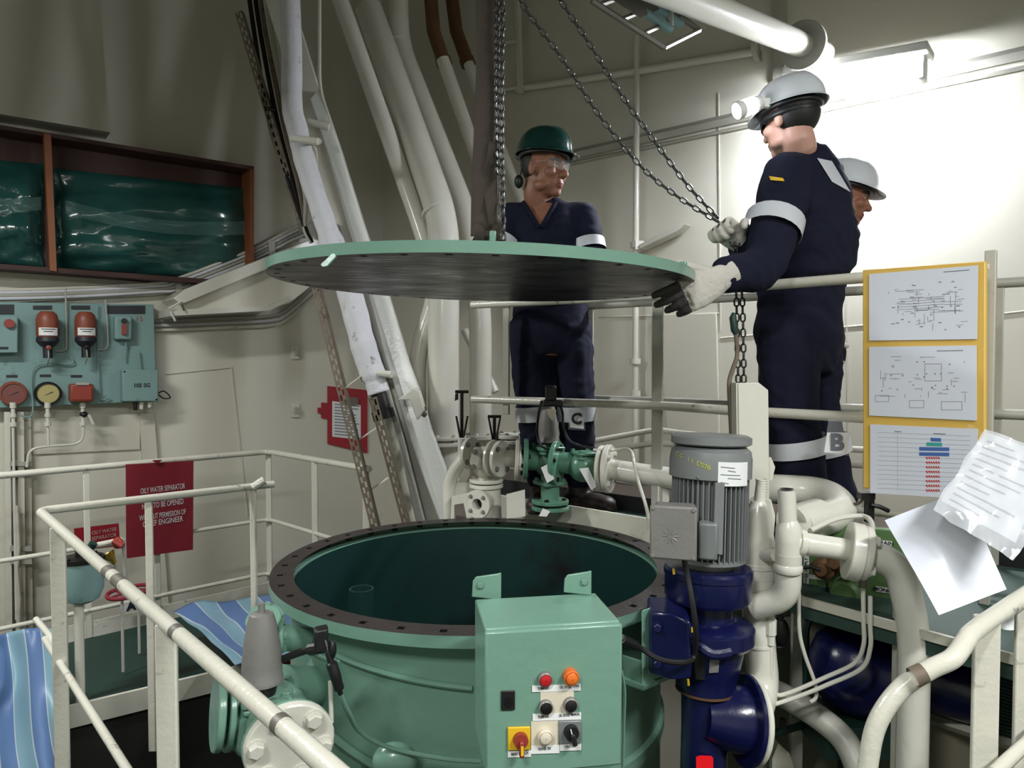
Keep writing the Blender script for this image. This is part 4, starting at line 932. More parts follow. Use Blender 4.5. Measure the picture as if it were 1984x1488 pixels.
for s_, x, y, w_ in (('PUMP OFF', 1053, 1333.5, 0.024), ('OIL OUTLET OPEN', 1103, 1330, 0.042), ('PUMP ON', 1053, 1388.5, 0.022), ('OIL OUTLET MANUAL', 1103, 1385, 0.046), ('POWER ON', 1055, 1451, 0.026), ('HEATER', 1104, 1446, 0.022), ('MAIN SWITCH', 1007, 1460, 0.036)):
    text(s_, BF(x, y, 0.0022), bu, ZA, 0.0062, inkd, dr, width=w_, bold=0.02)
def button(x, y, m, ring, nm, r=0.0135, h=0.014):
    c = BF(x, y, 0)
    o = MB().lathe([(0.001, 0), (r * 1.15, 0), (r * 1.15, h * 0.75), (r * 0.95, h * 0.9), (r * 0.9, h * 0.6)], c, bn, 28).build('bezel', ring, dr)
    MB().lathe([(r * 0.9, h * 0.6), (r * 0.86, h), (r * 0.6, h * 1.12), (0.001, h * 1.15)], c, bn, 28).build(nm, m, o)
button(1055, 1314, redl, alum, 'red_button'); button(1104, 1308, amber, amber, 'amber_lamp', 0.0145, 0.022)
button(1056, 1368, darkst, alum, 'black_button'); button(1104, 1363, black, alum, 'black_button')
button(1055, 1424, ivory, ivory, 'ivory_lamp', 0.0145, 0.016)
lk = bquad(971, 1339, 998, 1377, 0, 0.004, 'lock_plate', black, dr, 0.004)
MB().lathe([(0.009, 0.004), (0.009, 0.007), (0.001, 0.007)], BF(985, 1358, 0), bn, 20).build('lock_core', darkst, lk)
def rotary(x0, y0, x1, y1, plate, knob, kx, ky, tip, nm, hand=None):
    pl = bquad(x0, y0, x1, y1, 0, 0.006, 'switch_plate', plate, dr, 0.002)
    k = BF(kx, ky, 0.006)
    MB().lathe([(0.016, 0), (0.015, 0.012), (0.001, 0.012)], k, bn, 28).build('knob', knob, pl)
    e = BF(*tip, 0.018); a = k + bn * 0.01; dd = (e - a).normalized(); sd = dd.cross(bn).normalized()
    MB().box((a + e) / 2 + bn * 0.004, ((e - a).length * 1.25, 0.010, 0.014), (dd, sd, bn)).build('handle', hand or knob, pl, bevel=0.003)
    if nm == 'main': MB().box((a + e) / 2 + bn * 0.0125, ((e - a).length * 0.7, 0.0055, 0.002), (dd, sd, bn)).build('handle_mark', yelp, pl)
    else: MB().box(a + bn * 0.006 - dd * 0.006 + sd * 0.001, (0.014, 0.002, 0.002), (dd, sd, bn)).build('handle_mark', paperm, pl)
rotary(984, 1410, 1028, 1455, yelp, redk, 1008, 1432, (1010, 1462), 'main')
rotary(1083, 1398, 1127, 1442, motor_g, black, 1106, 1417, (1113, 1440), 'heat')
for (x0, x1, y0, y1, nx) in ((914, 971, 1112, 1157, 931), (1092, 1146, 1108, 1148, 1132)):
    d_ = 1.73
    MB().prism([P(x0, y1, d_), P(x0 + 2, y0 + 14, d_), P(x0 + 8, y0 + 6, d_), P(x1 - 8, y0, d_), P(x1, y0 - 2, d_), P(x1, y1 + 6, d_)], (0, 0.006, 0)).build('mounting_lug', teal, cbx, bevel=0.002)
    inst('bolt', boltmesh(teal), cbx, mtx(P(nx, (y0 + y1) / 2 - 1, d_), XA, ZA, -YA, 0.008, 0.008, 0.007))
MB().box((f0 + f1) / 2 - bn * (bdp + 0.03) - ZA * 0.16, (0.18, 0.08, 0.22), (bu, bn, ZA)).build('back_bracket', teal, cbx)
MB().tube([BF(1121, 1485, -0.05) - ZA * 0.0, BF(1123, 1560, -0.05)], 0.008, 8).build('cable_gland', black, cbx)
MB().tube(spline([BF(1204, 1300, -0.1), BF(1210, 1340, -0.11), BF(1208, 1420, -0.12), BF(1206, 1520, -0.12)]), 0.004, 6).build('earth_wire', teal, cbx)
# ================================================================ motor and pump
MD = 2.05
m_t, m_b = P(1378, 840, MD), P(1363, 1480, MD)
MA = (m_t - m_b).normalized()
def MP(py): return m_b + (m_t - m_b) * ((1480 - py) / 640.0)
def MR(px): return R(MD, px)
mo = thing('electric_motor', 'grey upright electric motor with cooling fins and terminal box', 'motor', MP(1098))
c = MP(1098); H = lambda py: (MP(py) - c).length * (1 if py <= 1098 else -1)
MB().lathe([(0.001, H(842)), (MR(68), H(842)), (MR(76), H(846)), (MR(76), H(858)), (MR(70), H(861)), (0.001, H(861))], c, MA, 48).build('rain_hood', motor_g, mo)
MB().lathe([(0.001, H(864)), (MR(66), H(864)), (MR(75), H(872)), (MR(78), H(890)), (MR(78), H(922)), (MR(72), H(922))], c, MA, 48).build('fan_cover', motor_g, mo)
MB().lathe([(MR(60), H(920)), (MR(60), H(1075)), (MR(60), H(1080)), (MR(48), H(1082)), (MR(48), H(1098)), (0.001, H(1098))], c, MA, 40).build('stator_frame', motor_g, mo)
s_, t_, a_ = frame(MA, YA)
fin = MB().box((0, 0, 0.5), (1, 1, 1)); fme = rawmesh(fin, 'cooling_fin', motor_g, 0)
for k in range(44):
    w = 2 * math.pi * k / 44; rd = s_ * math.cos(w) + t_ * math.sin(w); tg = rd.cross(MA)
    inst('cooling_fin', fme, mo, mtx(c + rd * MR(66) + MA * H(1074), rd, tg, MA, MR(13), 0.0035, H(924) - H(1074)))
MB().lathe([(MR(60), H(1072)), (MR(70), H(1074)), (MR(70), H(1082)), (MR(58), H(1084))], c, MA, 40).build('lower_ring', motor_g, mo)
# front plates between the fins
fr_ = -YA
MB().prism([P(1386, 935, 1.93), P(1404, 936, 1.93), P(1400, 1075, 1.93), P(1382, 1072, 1.93)], (0, 0.02, 0)).build('foot_pad', motor_g, mo)
lbp = MB(); cy = lambda px, py: (lambda ang: MP(py) + (V((math.sin(ang), -math.cos(ang), 0))) * MR(78.6))(math.asin(max(-1, min(1, (px - 1377) / 82.0))))
lbp.grid(lambda u, v: cy(1369 + 63 * u, 930 - 2 - 44 * v + 3 * u), 8, 3); nl = lbp.build('name_label', paperm, mo, ang=2)
mb = MB()
for i in range(5):
    mb.grid(lambda u, v, i=i: cy(1374 + (16 + 24 * ((i * 7) % 3) / 2) * u + (i % 2) * 14, 922 - i * 7 - 1.6 * v + 3 * u) + V((0, -0.0008, 0)), 4, 1)
mb.build('print_lines', ink, nl, ang=0)['kind'] = 'stuff'
lbp = MB(); lbp.grid(lambda u, v: cy(1448 + 7 * u, 925 - 40 * v), 3, 2); lbp.build('name_label', paperm, mo, ang=2)
for i, ch_ in enumerate('CG.11.D27B'):
    x = 1302 + i * 5.6; p = cy(x, 876 + i * 2.2); ang = math.asin(max(-1, min(1, (x - 1377) / 82.0))); uu = V((math.cos(ang), math.sin(ang), 0))
    text(ch_, p + V((math.sin(ang), -math.cos(ang), 0)) * 0.0006, uu, ZA, 0.013, yscr, mo, name='chalk_mark', depth=0.0005)
inst('screw', boltmesh(motor_g), mo, mtx(cy(1334, 914), XA, ZA, -YA, 0.004, 0.004, 0.006))
# terminal box
tb0 = P(1305, 1030, 1.86)
nx_ = (V((-0.28, -0.95, 0))).normalized(); ux_ = V((-nx_.y, nx_.x, 0))
ux_ = ux_ if ux_.x > 0 else -ux_
tbx = MB().box(tb0 - nx_ * 0.035, (0.105, 0.085, 0.125), (ux_, nx_, ZA)).build('terminal_box', alum, mo, bevel=0.008)
lidb = MB().box(tb0 + nx_ * 0.012, (0.118, 0.014, 0.138), (ux_, nx_, ZA)).build('terminal_cover', alum, tbx, bevel=0.005)
for sx in (-1, 1):
    for sz in (-1, 1): inst('screw', boltmesh(alum), tbx, mtx(tb0 + nx_ * 0.018 + ux_ * (sx * 0.051) + ZA * (sz * 0.061), ux_, ZA, nx_, 0.005, 0.005, 0.005))
mb = MB(); ce = tb0 + nx_ * 0.019 - ux_ * 0.006 - ZA * 0.008
for k in range(10):
    w = 2 * math.pi * k / 10; dd = ux_ * math.cos(w) + ZA * math.sin(w)
    mb.tube([ce + dd * 0.006, ce + dd * 0.02], 0.0016, 5)
mb.build('embossed_star', alum, tbx)
MB().box(P(1372, 1045, 1.95), (0.05, 0.06, 0.1), (ux_, nx_, ZA)).build('box_neck', motor_g, mo, bevel=0.006)
pu = thing('blue_pump', 'dark blue vertical pump under the grey motor', 'pump', V((*MP(1600).xy, ZB)))
c = MP(1480); H = lambda py: (MP(py) - c).length * (1 if py <= 1480 else -1)
MB().lathe([(0.001, H(1096)), (MR(80), H(1096)), (MR(84), H(1101)), (MR(84), H(1112)), (MR(82), H(1114)), (MR(82), H(1152)), (MR(78), H(1160)), (MR(50), H(1164))], c, MA, 48).build('motor_stool', blue, pu)
MB().lathe([(MR(50), H(1158)), (MR(50), H(1195)), (MR(56), H(1200))], c, MA, 40).build('neck', blue, pu)
MB().lathe([(MR(50), H(1196)), (MR(84), H(1204)), (MR(90), H(1210)), (MR(90), H(1234)), (MR(84), H(1242)), (MR(70), H(1246))], c, MA, 48).build('flange_ring', blue, pu)
MB().lathe([(MR(72), H(1240)), (MR(70), H(1262)), (MR(62), H(1300)), (MR(55), H(1330)), (MR(56), H(1334)), (MR(46), H(1342))], c, MA, 40).build('lantern', blue, pu)
MB().lathe([(MR(57), H(1330)), (MR(57), H(1335))], c, MA, 40).build('gasket', brown, pu)
MB().lathe([(MR(46), H(1336)), (MR(44), H(1400)), (MR(44), H(1640))], c, MA, 40).build('column', blue, pu)
MB().prism([P(1258, 1186, 1.96), P(1300, 1190, 1.90), P(1340, 1205, 1.88), P(1340, 1318, 1.88), P(1300, 1318, 1.9), P(1258, 1308, 1.96)], (0.02, 0.14, 0)).build('mount_arm', blue, pu, bevel=0.01)
for y in (1215, 1285): inst('bolt', boltmesh(blue), pu, mtx(P(1274, y, 1.94), XA, ZA, V((-0.3, -0.95, 0)).normalized(), 0.012, 0.012, 0.014))
MB().tube(spline([MP(1225) + V((-0.085, -0.07, 0)), MP(1218) + V((-0.06, -0.105, 0)), MP(1232) + V((-0.02, -0.125, 0)), MP(1230) + V((0.03, -0.12, 0))]), 0.016, 10).build('casting_rib', blue, pu)
MB().prism([P(1345, 1256, 1.945), P(1365, 1256, 1.945), P(1366, 1318, 1.955), P(1348, 1316, 1.955)], (0, 0.01, 0)).build('window', black, pu)
npl = MB(); npl.prism([P(1377, 1252, 1.935), P(1396, 1251, 1.935), P(1392, 1303, 1.945), P(1374, 1304, 1.945)], (0, 0.004, 0)); npl.build('name_plate', alum, pu)
MB().prism([P(1349, 1468, 1.978), P(1357, 1465, 1.976), P(1379, 1466, 1.976), P(1382, 1469, 1.978), P(1382, 1530, 1.978), P(1349, 1530, 1.978)], (0, 0.004, 0)).build('red_tag', redtape, pu)
for x, y, l in ((1305, 1107, 9), (1339, 1220, 8), (1333, 1322, 10)):
    MB().tube([P(x, y - l * 0.6, 1.905 if y < 1300 else 1.95), P(x + 1, y + l * 0.6, 1.905 if y < 1300 else 1.95)], 0.0035, 6).build('paint_mark', yelp, pu)
cable('motor_cable', [P(1326, 1085, 1.88), P(1332, 1115, 1.88), P(1342, 1170, 1.86), P(1348, 1220, 1.86), P(1345, 1270, 1.89), P(1325, 1283, 1.86), P(1280, 1278, 1.85), P(1240, 1255, 1.86), P(1205, 1235, 1.82)], 0.0075, black, pu)
MB().tube([P(1205, 1238, 1.82), P(1232, 1250, 1.85)], 0.012, 10).build('cable_plug', black, pu)
# discharge branch to the right
da = V((0.80, 0.10, -0.12)).normalized(); dc = P(1440, 1394, 2.03)
MB().lathe([(MR(40), -0.12), (MR(56), -0.06), (MR(62), -0.02), (MR(62), 0.0)], dc, da, 36).build('discharge_branch', blue, pu)
flange(dc, da, MR(84), 0.014, blue, pu, 0, name='discharge_flange')
# ================================================================ white discharge pipework right of the pump
wp1 = thing('discharge_pipework', 'white pipework with elbows and a tee right of the blue pump', 'pipework', P(1470, 1400, 2.05))
flange(dc + da * 0.016, da, MR(82), 0.016, white, wp1, 0, name='discharge_flange')
PD = 2.12
pr = lambda px: R(PD, px)
dl = [dc + da * 0.03, P(1480, 1330, PD), P(1470, 1240, PD), P(1468, 1080, PD)]
MB().tube(fillet(dl, 0.09, 8), pr(30), 28).build('riser', white, wp1)
c = P(1468, 1080, PD)
MB().lathe([(pr(30), -0.06), (pr(32), -0.058), (pr(32), pr(30)), (pr(28), pr(52)), (pr(24), pr(90)), (pr(13), pr(110)), (0.001, pr(110))], c, ZA, 32).build('reducer', white, wp1)
MB().tube([P(1470, 1000, PD), P(1475, 930, PD)], [pr(13), pr(9.5)], 18).build('nipple', white, wp1)
mb = MB()
for k in range(5): mb.lathe([(pr(10.2), 0), (pr(10.8), 0.003), (pr(10.2), 0.006)], P(1475, 932 + k * 5, PD), ZA, 16)
mb.build('nipple_thread', white, wp1)
MB().lathe([(pr(31), 0.012), (pr(33), 0.008), (pr(33), -0.004), (pr(31), -0.008)], P(1468, 1095, PD), ZA, 28).build('weld_collar', white, wp1)
MB().lathe([(pr(31), 0.006), (pr(32), 0), (pr(31), -0.006)], P(1470, 1245, PD), ZA, 28).build('weld_collar', white, wp1)
tc_ = P(1528, 1050, 2.0); r2 = lambda px: R(2.0, px)
MB().tube([P(1524, 950, 2.0), P(1527, 1028, 2.0)], r2(17), 22).build('open_stub', white, wp1)
MB().lathe([(r2(13), 0), (0.001, -0.004)], P(1524, 948.5, 2.0) + ZA * 0.0025, ZA, 20).build('stub_mouth', black, wp1)
MB().lathe([(r2(15), 0.062), (r2(24), 0.04), (r2(25), 0.0), (r2(24), -0.045), (r2(15), -0.05)], tc_, ZA, 28).build('tee', white, wp1)
MB().tube([tc_, P(1555, 1053, 2.0), P(1640, 1065, 2.0)], [r2(22), r2(22), r2(21)], 24).build('horizontal_pipe', white, wp1)
MB().tube([P(1545, 1051, 2.0), P(1556, 1053, 2.0)], r2(27), 24).build('tee_socket', white, wp1)
MB().tube(fillet([tc_ - ZA * 0.03, P(1526, 1160, 2.02), P(1460, 1175, 2.08)], 0.09, 10), r2(25), 26).build('elbow', white, wp1)
MB().lathe([(r2(25), 0.012), (r2(27), 0.006), (r2(27), -0.006), (r2(25), -0.012)], P(1527, 1100, 2.0), ZA, 26).build('weld_collar', white, wp1)
MB().tube([P(1480, 1075, 2.08), P(1505, 1076, 2.02)], r2(13), 16).build('link_pipe', white, wp1)
# union flange and down pipe
dp = thing('down_pipe', 'thick white pipe curving from a union down to the floor at the right', 'pipe', P(1770, 1480, 1.95))
ua = (P(1700, 1078, 1.98) - P(1640, 1065, 2.0)).normalized()
flange(P(1641, 1066, 2.0), ua, r2(56), 0.036, white, dp, 4, 0.012)
flange(P(1668, 1070, 1.99), ua, r2(52), 0.02, white, dp, 4, 0.014, a0=0.9)
e0 = P(1770, 1220, 1.96)
MB().tube(fillet([P(1660, 1068, 1.99), P(1742, 1092, 1.98), P(1772, 1220, 1.96), V((e0.x, e0.y, 0.0))], 0.13, 10), R(1.97, 29), 28).build('pipe_run', white, dp)
MB().prism([P(1741, 1170, 2.0), P(1752, 1160, 2.0), V((P(1752, 1160, 2.0).x, P(1752, 1160, 2.0).y, 0)), V((P(1741, 1170, 2.0).x, P(1741, 1170, 2.0).y, 0))], (0, 0.03, 0)).build('support_bar', railw, dp)
# big return elbow behind
re_ = thing('return_bend', 'fat white return bend lying behind the open pipe stub', 'pipe', P(1560, 1010, 2.4))
MB().tube(fillet([P(1462, 946, 2.62), P(1600, 952, 2.55), P(1640, 992, 2.35), P(1545, 1018, 2.2)], 0.14, 10), R(2.4, 31), 26).build('bend', white, re_)
MB().tube([P(1585, 998, 2.28), P(1533, 1014, 2.19)], R(2.3, 32), 26).build('sleeve', white, re_)
MB().box(P(1551, 1022, 2.14), (0.055, 0.02, 0.025)).build('lug', white, re_)
# white plate column
wpc = thing('steel_bracket', 'tall white bent-plate bracket behind the motor', 'bracket', V((*P(1458, 1010, 2.3).xy, 0.9)))
wx = P(1425, 742, 2.3)
MB().prism([P(1426, 742, 2.3), P(1470, 741, 2.3), P(1489, 756, 2.3), P(1492, 1030, 2.3), P(1430, 1030, 2.3)], (0, 0.008, 0)).build('front_plate', white, wpc, bevel=0.003)
MB().prism([P(1426, 742, 2.3), P(1430, 1030, 2.3), P(1430, 1030, 2.3) + YA * 0.07, P(1426, 742, 2.3) + YA * 0.07], (0.008, 0, 0)).build('side_plate', white, wpc)
MB().prism([P(1489, 886, 2.32), P(1494, 886, 2.32), P(1502, 905, 2.32), P(1496, 930, 2.32), P(1489, 932, 2.32)], (0, 0.03, 0)).build('plate_ear', white, wpc)
wv = thing('white_valve', 'small white clamp plate beside the motor fins', 'bracket', P(1460, 1000, 2.2))
MB().prism([P(1450, 975, 2.2), P(1470, 962, 2.2), P(1495, 968, 2.2), P(1503, 1000, 2.2), P(1500, 1040, 2.2), P(1450, 1040, 2.2)], (0, 0.03, 0)).build('plate', white, wv, bevel=0.004)
MB().lathe([(0.016, 0), (0.018, 0.008), (0.01, 0.01), (0.001, 0.01)], P(1459, 988, 2.2), -YA, 20).build('boss', white, wv)
# hose with a green grip standing behind the motor
hs = thing('pendant_hose', 'curved dark hose with a green grip hanging beside the black chain', 'hose', P(1417, 840, 2.35))
cable('hose', [P(1421, 618, 2.4), P(1427, 660, 2.4), P(1428, 690, 2.4), P(1420, 715, 2.38), P(1413, 740, 2.36), P(1414, 780, 2.36), P(1417, 842, 2.36)], 0.0075, rusty, hs)
MB().tube([P(1422, 606, 2.4), P(1420, 615, 2.4), P(1423, 640, 2.4), P(1426, 648, 2.4)], [0.006, 0.012, 0.012, 0.008], 12).build('grip', deckg, hs)
MB().tube([P(1423, 750, 2.37), P(1422, 836, 2.37)], 0.006, 8).build('rod', railg, hs)
# ================================================================ central valve train
def bonnet_sq(c, w, th, m, par, nm='bonnet_flange', rot=0.5):
    ax = (V((math.cos(rot), math.sin(rot), 0)), V((-math.sin(rot), math.cos(rot), 0)), ZA)
    o = MB().box(c, (w, w, th), ax).build(nm, m, par, bevel=0.006)
    for sx in (-1, 1):
        for sy in (-1, 1): inst('bolt', boltmesh(m), o, mtx(c + ax[0] * (sx * w * 0.38) + ax[1] * (sy * w * 0.38) + ZA * th / 2, ax[0], ax[1], ZA, w * 0.085, w * 0.085, w * 0.1))
def actuator(c, k, par, tagm=None):
    MB().lathe([(0.001, -0.01), (0.048 * k, -0.01), (0.048 * k, 0.0), (0.046 * k, 0.004), (0.046 * k, 0.03 * k), (0.042 * k, 0.075 * k), (0.034 * k, 0.125 * k), (0.027 * k, 0.15 * k), (0.02 * k, 0.154 * k), (0.001, 0.154 * k)], c, ZA, 28).build('bell_housing', alum, par)
    MB().lathe([(0.03 * k, -0.05), (0.034 * k, -0.02), (0.026 * k, 0.0)], c, ZA, 20).build('yoke', black, par)
    MB().tube([c + ZA * 0.150 * k, c + ZA * 0.175 * k], 0.008 * k, 10).build('eye_bolt', alum, par)
VD = 3.38
vt = thing('green_valve', 'green double flanged valve with a grey bell actuator behind the tank', 'valve', P(1065, 1000, VD))
vu = (P(1130, 897, VD) - P(990, 890, VD)).normalized()
body = P(1065, 895, VD)
MB().ell(body, (0.075, 0.07, 0.075)).build('body', greenv, vt)
MB().tube([P(1018, 889, VD + 0.02), P(1150, 903, VD - 0.05)], R(VD, 21), 20).build('body_barrel', greenv, vt)
flange(P(1023, 890, VD), -vu * 1.0, R(VD, 40), 0.022, greenv, vt, 4, 0.010, darkst, both=True)
va = (V((0.93, -0.38, 0))).normalized()
flange(P(1083, 897, VD - 0.04), -va, R(VD, 42), 0.022, greenv, vt, 4, 0.010, darkst, both=True)
bonnet_sq(P(1060, 868, VD), R(VD, 52), 0.018, greenv, vt)
bonnet_sq(P(1060, 876, VD), R(VD, 48), 0.014, greenv, vt)
bonnet_sq(P(1132, 878, VD - 0.06), R(VD, 42), 0.016, greenv, vt, rot=0.4)
bonnet_sq(P(1132, 886, VD - 0.06), R(VD, 42), 0.012, greenv, vt, rot=0.4)
MB().ell(P(1130, 905, VD - 0.06), (0.07, 0.065, 0.07)).build('check_body', greenv, vt)
MB().tube([P(1066, 905, VD), P(1066, 985, VD)], R(VD, 18), 20).build('stem_pipe', greenv, vt)
bonnet_sq(P(1066, 935, VD), R(VD, 50), 0.02, greenv, vt)
flange(P(1066, 975, VD), ZA, R(VD, 36), 0.018, greenv, vt, 4, 0.01, darkst)
flange(P(1066, 987, VD), ZA, R(VD, 37), 0.018, greenv, vt, 4, 0.01, darkst)
actuator(P(1062, 852, VD), 1.05, vt)
cable('cable', [P(1050, 776, 3.22), P(1044, 800, 3.23), P(1041, 840, VD - 0.06), P(1052, 866, VD - 0.08), P(1090, 872, VD - 0.08)], 0.006, black, vt)
cable('cable', [P(1083, 780, 3.22), P(1090, 800, 3.23), P(1092, 830, VD - 0.06), P(1105, 855, VD - 0.07), P(1135, 866, VD - 0.1), P(1180, 874, VD - 0.15)], 0.006, black, vt)
MB().box(P(1067, 762, 3.22), (0.05, 0.035, 0.07)).build('connector_block', black, vt, bevel=0.008)
MB().box(P(1071, 781, 3.22), (0.09, 0.03, 0.03)).build('connector_base', black, vt, bevel=0.006)
MB().prism([P(1058, 792, VD - 0.07), P(1078, 794, VD - 0.07), P(1076, 806, VD - 0.07), P(1070, 815, VD - 0.07), P(1062, 805, VD - 0.07)], (0, 0.002, 0)).build('torn_tag', ivory, vt)
lb_ = [P(1048, 906, VD - 0.12), P(1062, 899, VD - 0.12), P(1074, 928, VD - 0.12), P(1060, 936, VD - 0.12)]
tg_ = MB().prism(lb_, (0, 0.003, 0)).build('paper_tag', paperm, vt)
lb_ = [P(1052, 985, VD - 0.14), P(1066, 991, VD - 0.14), P(1059, 1001, VD - 0.14), P(1044, 1000, VD - 0.14)]
MB().prism(lb_, (0, 0.003, 0)).build('paper_tag', paperm, vt)
MB().prism([P(1049, 882, VD - 0.078), P(1053, 882, VD - 0.078), P(1050.5, 886, VD - 0.078)], (0, 0.004, 0)).build('cast_arrow', deckg, vt)
# white outlet pipe
ow = thing('outlet_pipe', 'white flanged pipe running right from the green valve behind the motor', 'pipe', P(1230, 930, 3.25))
flange(P(1162, 906, VD - 0.12), va, R(VD, 42), 0.02, white, ow, 0)
flange(P(1174, 908, VD - 0.15), va, R(VD, 45), 0.024, white, ow, 4, 0.012, a0=0.75)
MB().tube([P(1180, 909, VD - 0.16), P(1320, 930, 3.0)], R(3.2, 20), 24).build('pipe_run', white, ow)
MB().tube([P(1268, 898, 3.08), P(1268, 945, 3.08)], 0.012, 8).build('u_clamp', white, ow)
MB().box(P(1284, 966, 3.05), (0.05, 0.03, 0.13)).build('support', white, ow, bevel=0.004)
cable('flex_cable', [P(1150, 872, VD - 0.16), P(1190, 872, VD - 0.2), P(1220, 872, 3.1), P(1229, 900, 3.0), P(1236, 930, 2.95), P(1250, 975, 2.8), P(1258, 1010, 2.3)], 0.007, railw, ow)
tg2 = MB().prism([P(1122, 908, VD - 0.16), P(1140, 906, VD - 0.16), P(1156, 942, VD - 0.16), P(1146, 950, VD - 0.16)], (0, 0.003, 0)).build('paper_tag', paperm, ow)
# white valve chest at the left of the train
wc = thing('valve_chest', 'white valve chest with open port and flanged elbow left of the green valve', 'valve', P(925, 1010, 3.45))
WD = 3.45
wa = V((0.86, -0.5, 0)).normalized()
MB().tube(fillet([P(872, 1040, WD), P(868, 930, WD), P(905, 880, WD)], 0.12, 8), R(WD, 12.5), 20).build('elbow_pipe', white, wc)
flange(P(908, 878, WD - 0.02), wa, R(WD, 31), 0.02, white, wc, 4, 0.011, alum, a0=0.9)
MB().tube([P(905, 879, WD), P(1000, 890, WD - 0.02)], R(WD, 17), 20).build('barrel', white, wc)
MB().ell(P(938, 895, WD - 0.02), (0.062, 0.062, 0.075)).build('body', white, wc)
flange(P(953, 888, WD - 0.03), wa, R(WD, 35), 0.016, white, wc, 0)
flange(P(966, 889, WD - 0.05), wa, R(WD, 35), 0.02, white, wc, 4, 0.011, alum, a0=0.9)
flange(P(1006, 891, WD - 0.03), -vu, R(VD, 40), 0.02, white, wc, 0)
lob = MB().prism([P(918, 866, WD - 0.1), P(926, 870, WD - 0.1), P(931, 888, WD - 0.1), P(925, 908, WD - 0.1), P(916, 912, WD - 0.1), P(909, 895, WD - 0.1)], (0.02, 0.025, 0)).build('gland_plate', white, wc, bevel=0.004)
for x, y in ((920, 875), (917, 905)): inst('bolt', boltmesh(alum), lob, mtx(P(x, y, WD - 0.1), XA, ZA, -YA, 0.011, 0.011, 0.016))
MB().tube([P(938, 905, WD), P(940, 935, WD)], R(WD, 12), 18).build('neck', white, wc)
flange(P(942, 944, WD), ZA, R(WD, 33), 0.018, white, wc, 0)
flange(P(942, 934, WD), ZA, R(WD, 33), 0.016, white, wc, 4, 0.011)
MB().tube([P(943, 945, WD), P(946, 1020, WD)], R(WD, 27), 24).build('lower_body', white, wc)
pa = V((-0.45, -0.88, 0)).normalized(); pc_ = P(924, 977, WD - 0.12)
mb = MB(); mb.lathe([(0.04, -0.1), (0.058, -0.04), (0.066, -0.016), (0.066, 0), (0.026, 0.0), (0.026, -0.06)], pc_, pa, 28); port = mb.build('port_flange', white, wc)
MB().lathe([(0.026, -0.05), (0.001, -0.05)], pc_, pa, 20).build('port_bore', black, wc)
bolts(pc_, pa, 0.047, 4, 0.008, alum, port, a0=0.8)
MB().prism([P(981, 958, WD - 0.18), P(1017, 949, WD - 0.18), P(1018, 1000, WD - 0.18), P(982, 1005, WD - 0.18)], (0, 0.01, 0)).build('angle_plate', white, wc)
MB().prism([P(875, 965, WD - 0.1), P(908, 958, WD - 0.1), P(918, 1000, WD - 0.1), P(905, 1008, WD - 0.1), P(898, 975, WD - 0.1), P(880, 978, WD - 0.1), P(880, 1008, WD - 0.1), P(873, 1008, WD - 0.1)], (0, 0.05, 0)).build('bracket', white, wc)
MB().box(P(897, 952, WD + 0.02), (0.1, 0.03, 0.09)).build('back_plate', white, wc)
for i, (x, y0, y1, w_, lb) in enumerate(((895, 757, 848, 13, 'dark T-handle valve spindle, the taller and left one'), (958, 805, 852, 13, 'dark T-handle valve spindle, the shorter and right one'))):
    d_ = 3.75
    t = thing('valve_spindle', lb, 'valve', P(x, y1, d_), 'T-handle spindles')
    MB().tube([P(x, y1, d_), P(x, y0, d_)], 0.009, 10).build('spindle', darkst, t)
    MB().tube([P(x - w_, y0 + 2, d_), P(x + w_, y0 + 2, d_)], 0.008, 8).build('crossbar', darkst, t)
    for s0 in (-1, 1): MB().tube([P(x + s0 * 3, y1, d_ - 0.02), P(x + s0 * 11, y1 - 42, d_ - 0.02)], 0.006, 6).build('yoke_arm', darkst, t)
    MB().tube([P(x, y1 + 2, d_), P(x, 890, d_)], 0.022, 14).build('bonnet', white, t)
    if i == 0: MB().prism([P(882, 763, d_), P(888, 762, d_), P(888, 774, d_), P(881, 777, d_)], (0, 0.003, 0)).build('tag', black, t)
wf = thing('pipe_flange_pair', 'pair of white bolted pipe flanges behind the valve chest', 'flange', P(985, 862, 3.85))
for y in (858, 848): flange(P(990, y, 3.8), ZA, 0.095, 0.02, white, wf, 6, 0.01, alum)
MB().tube([P(990, 848, 3.8), P(988, 900, 3.8)], 0.06, 18).build('pipe_stub', white, wf)
# ================================================================ left foreground valve
LV = 1.75
lv = thing('foreground_valve', 'teal flanged valve with a grey bell actuator in the left foreground', 'valve', P(500, 1488, LV) - ZA * 0.15)
va2 = V((-0.80, -0.42, 0.10)).normalized()
flange(P(430, 1378, LV - 0.02), va2, R(LV, 72), 0.018, teal, lv, 0)
flange(P(436, 1380, LV), -va2, R(LV, 72), 0.016, teal, lv, 4, 0.017, a0=0.75)
MB().tube([P(430, 1380, LV), P(520, 1400, LV + 0.08)], R(LV, 36), 24).build('inlet_neck', teal, lv)
MB().ell(P(520, 1395, LV + 0.02), (0.1, 0.09, 0.1)).build('body', teal, lv)
vb2 = V((0.45, -0.85, -0.15)).normalized()
MB().tube([P(530, 1405, LV), P(545, 1430, LV - 0.18)], R(LV, 56), 26).build('outlet_neck', teal, lv)
fo_ = flange(P(556, 1432, LV - 0.22), vb2, R(1.55, 84), 0.016, teal, lv, 0)
fo2 = flange(P(559, 1435, LV - 0.236), vb2, R(1.55, 83), 0.02, white, lv, 6, 0.017, a0=0.2)
bonnet_sq(P(520, 1345, LV), R(LV, 92), 0.02, teal, lv, rot=0.25)
bonnet_sq(P(520, 1360, LV), R(LV, 86), 0.016, teal, lv, rot=0.25)
actuator(P(508, 1312, LV - 0.02), 1.02, lv)
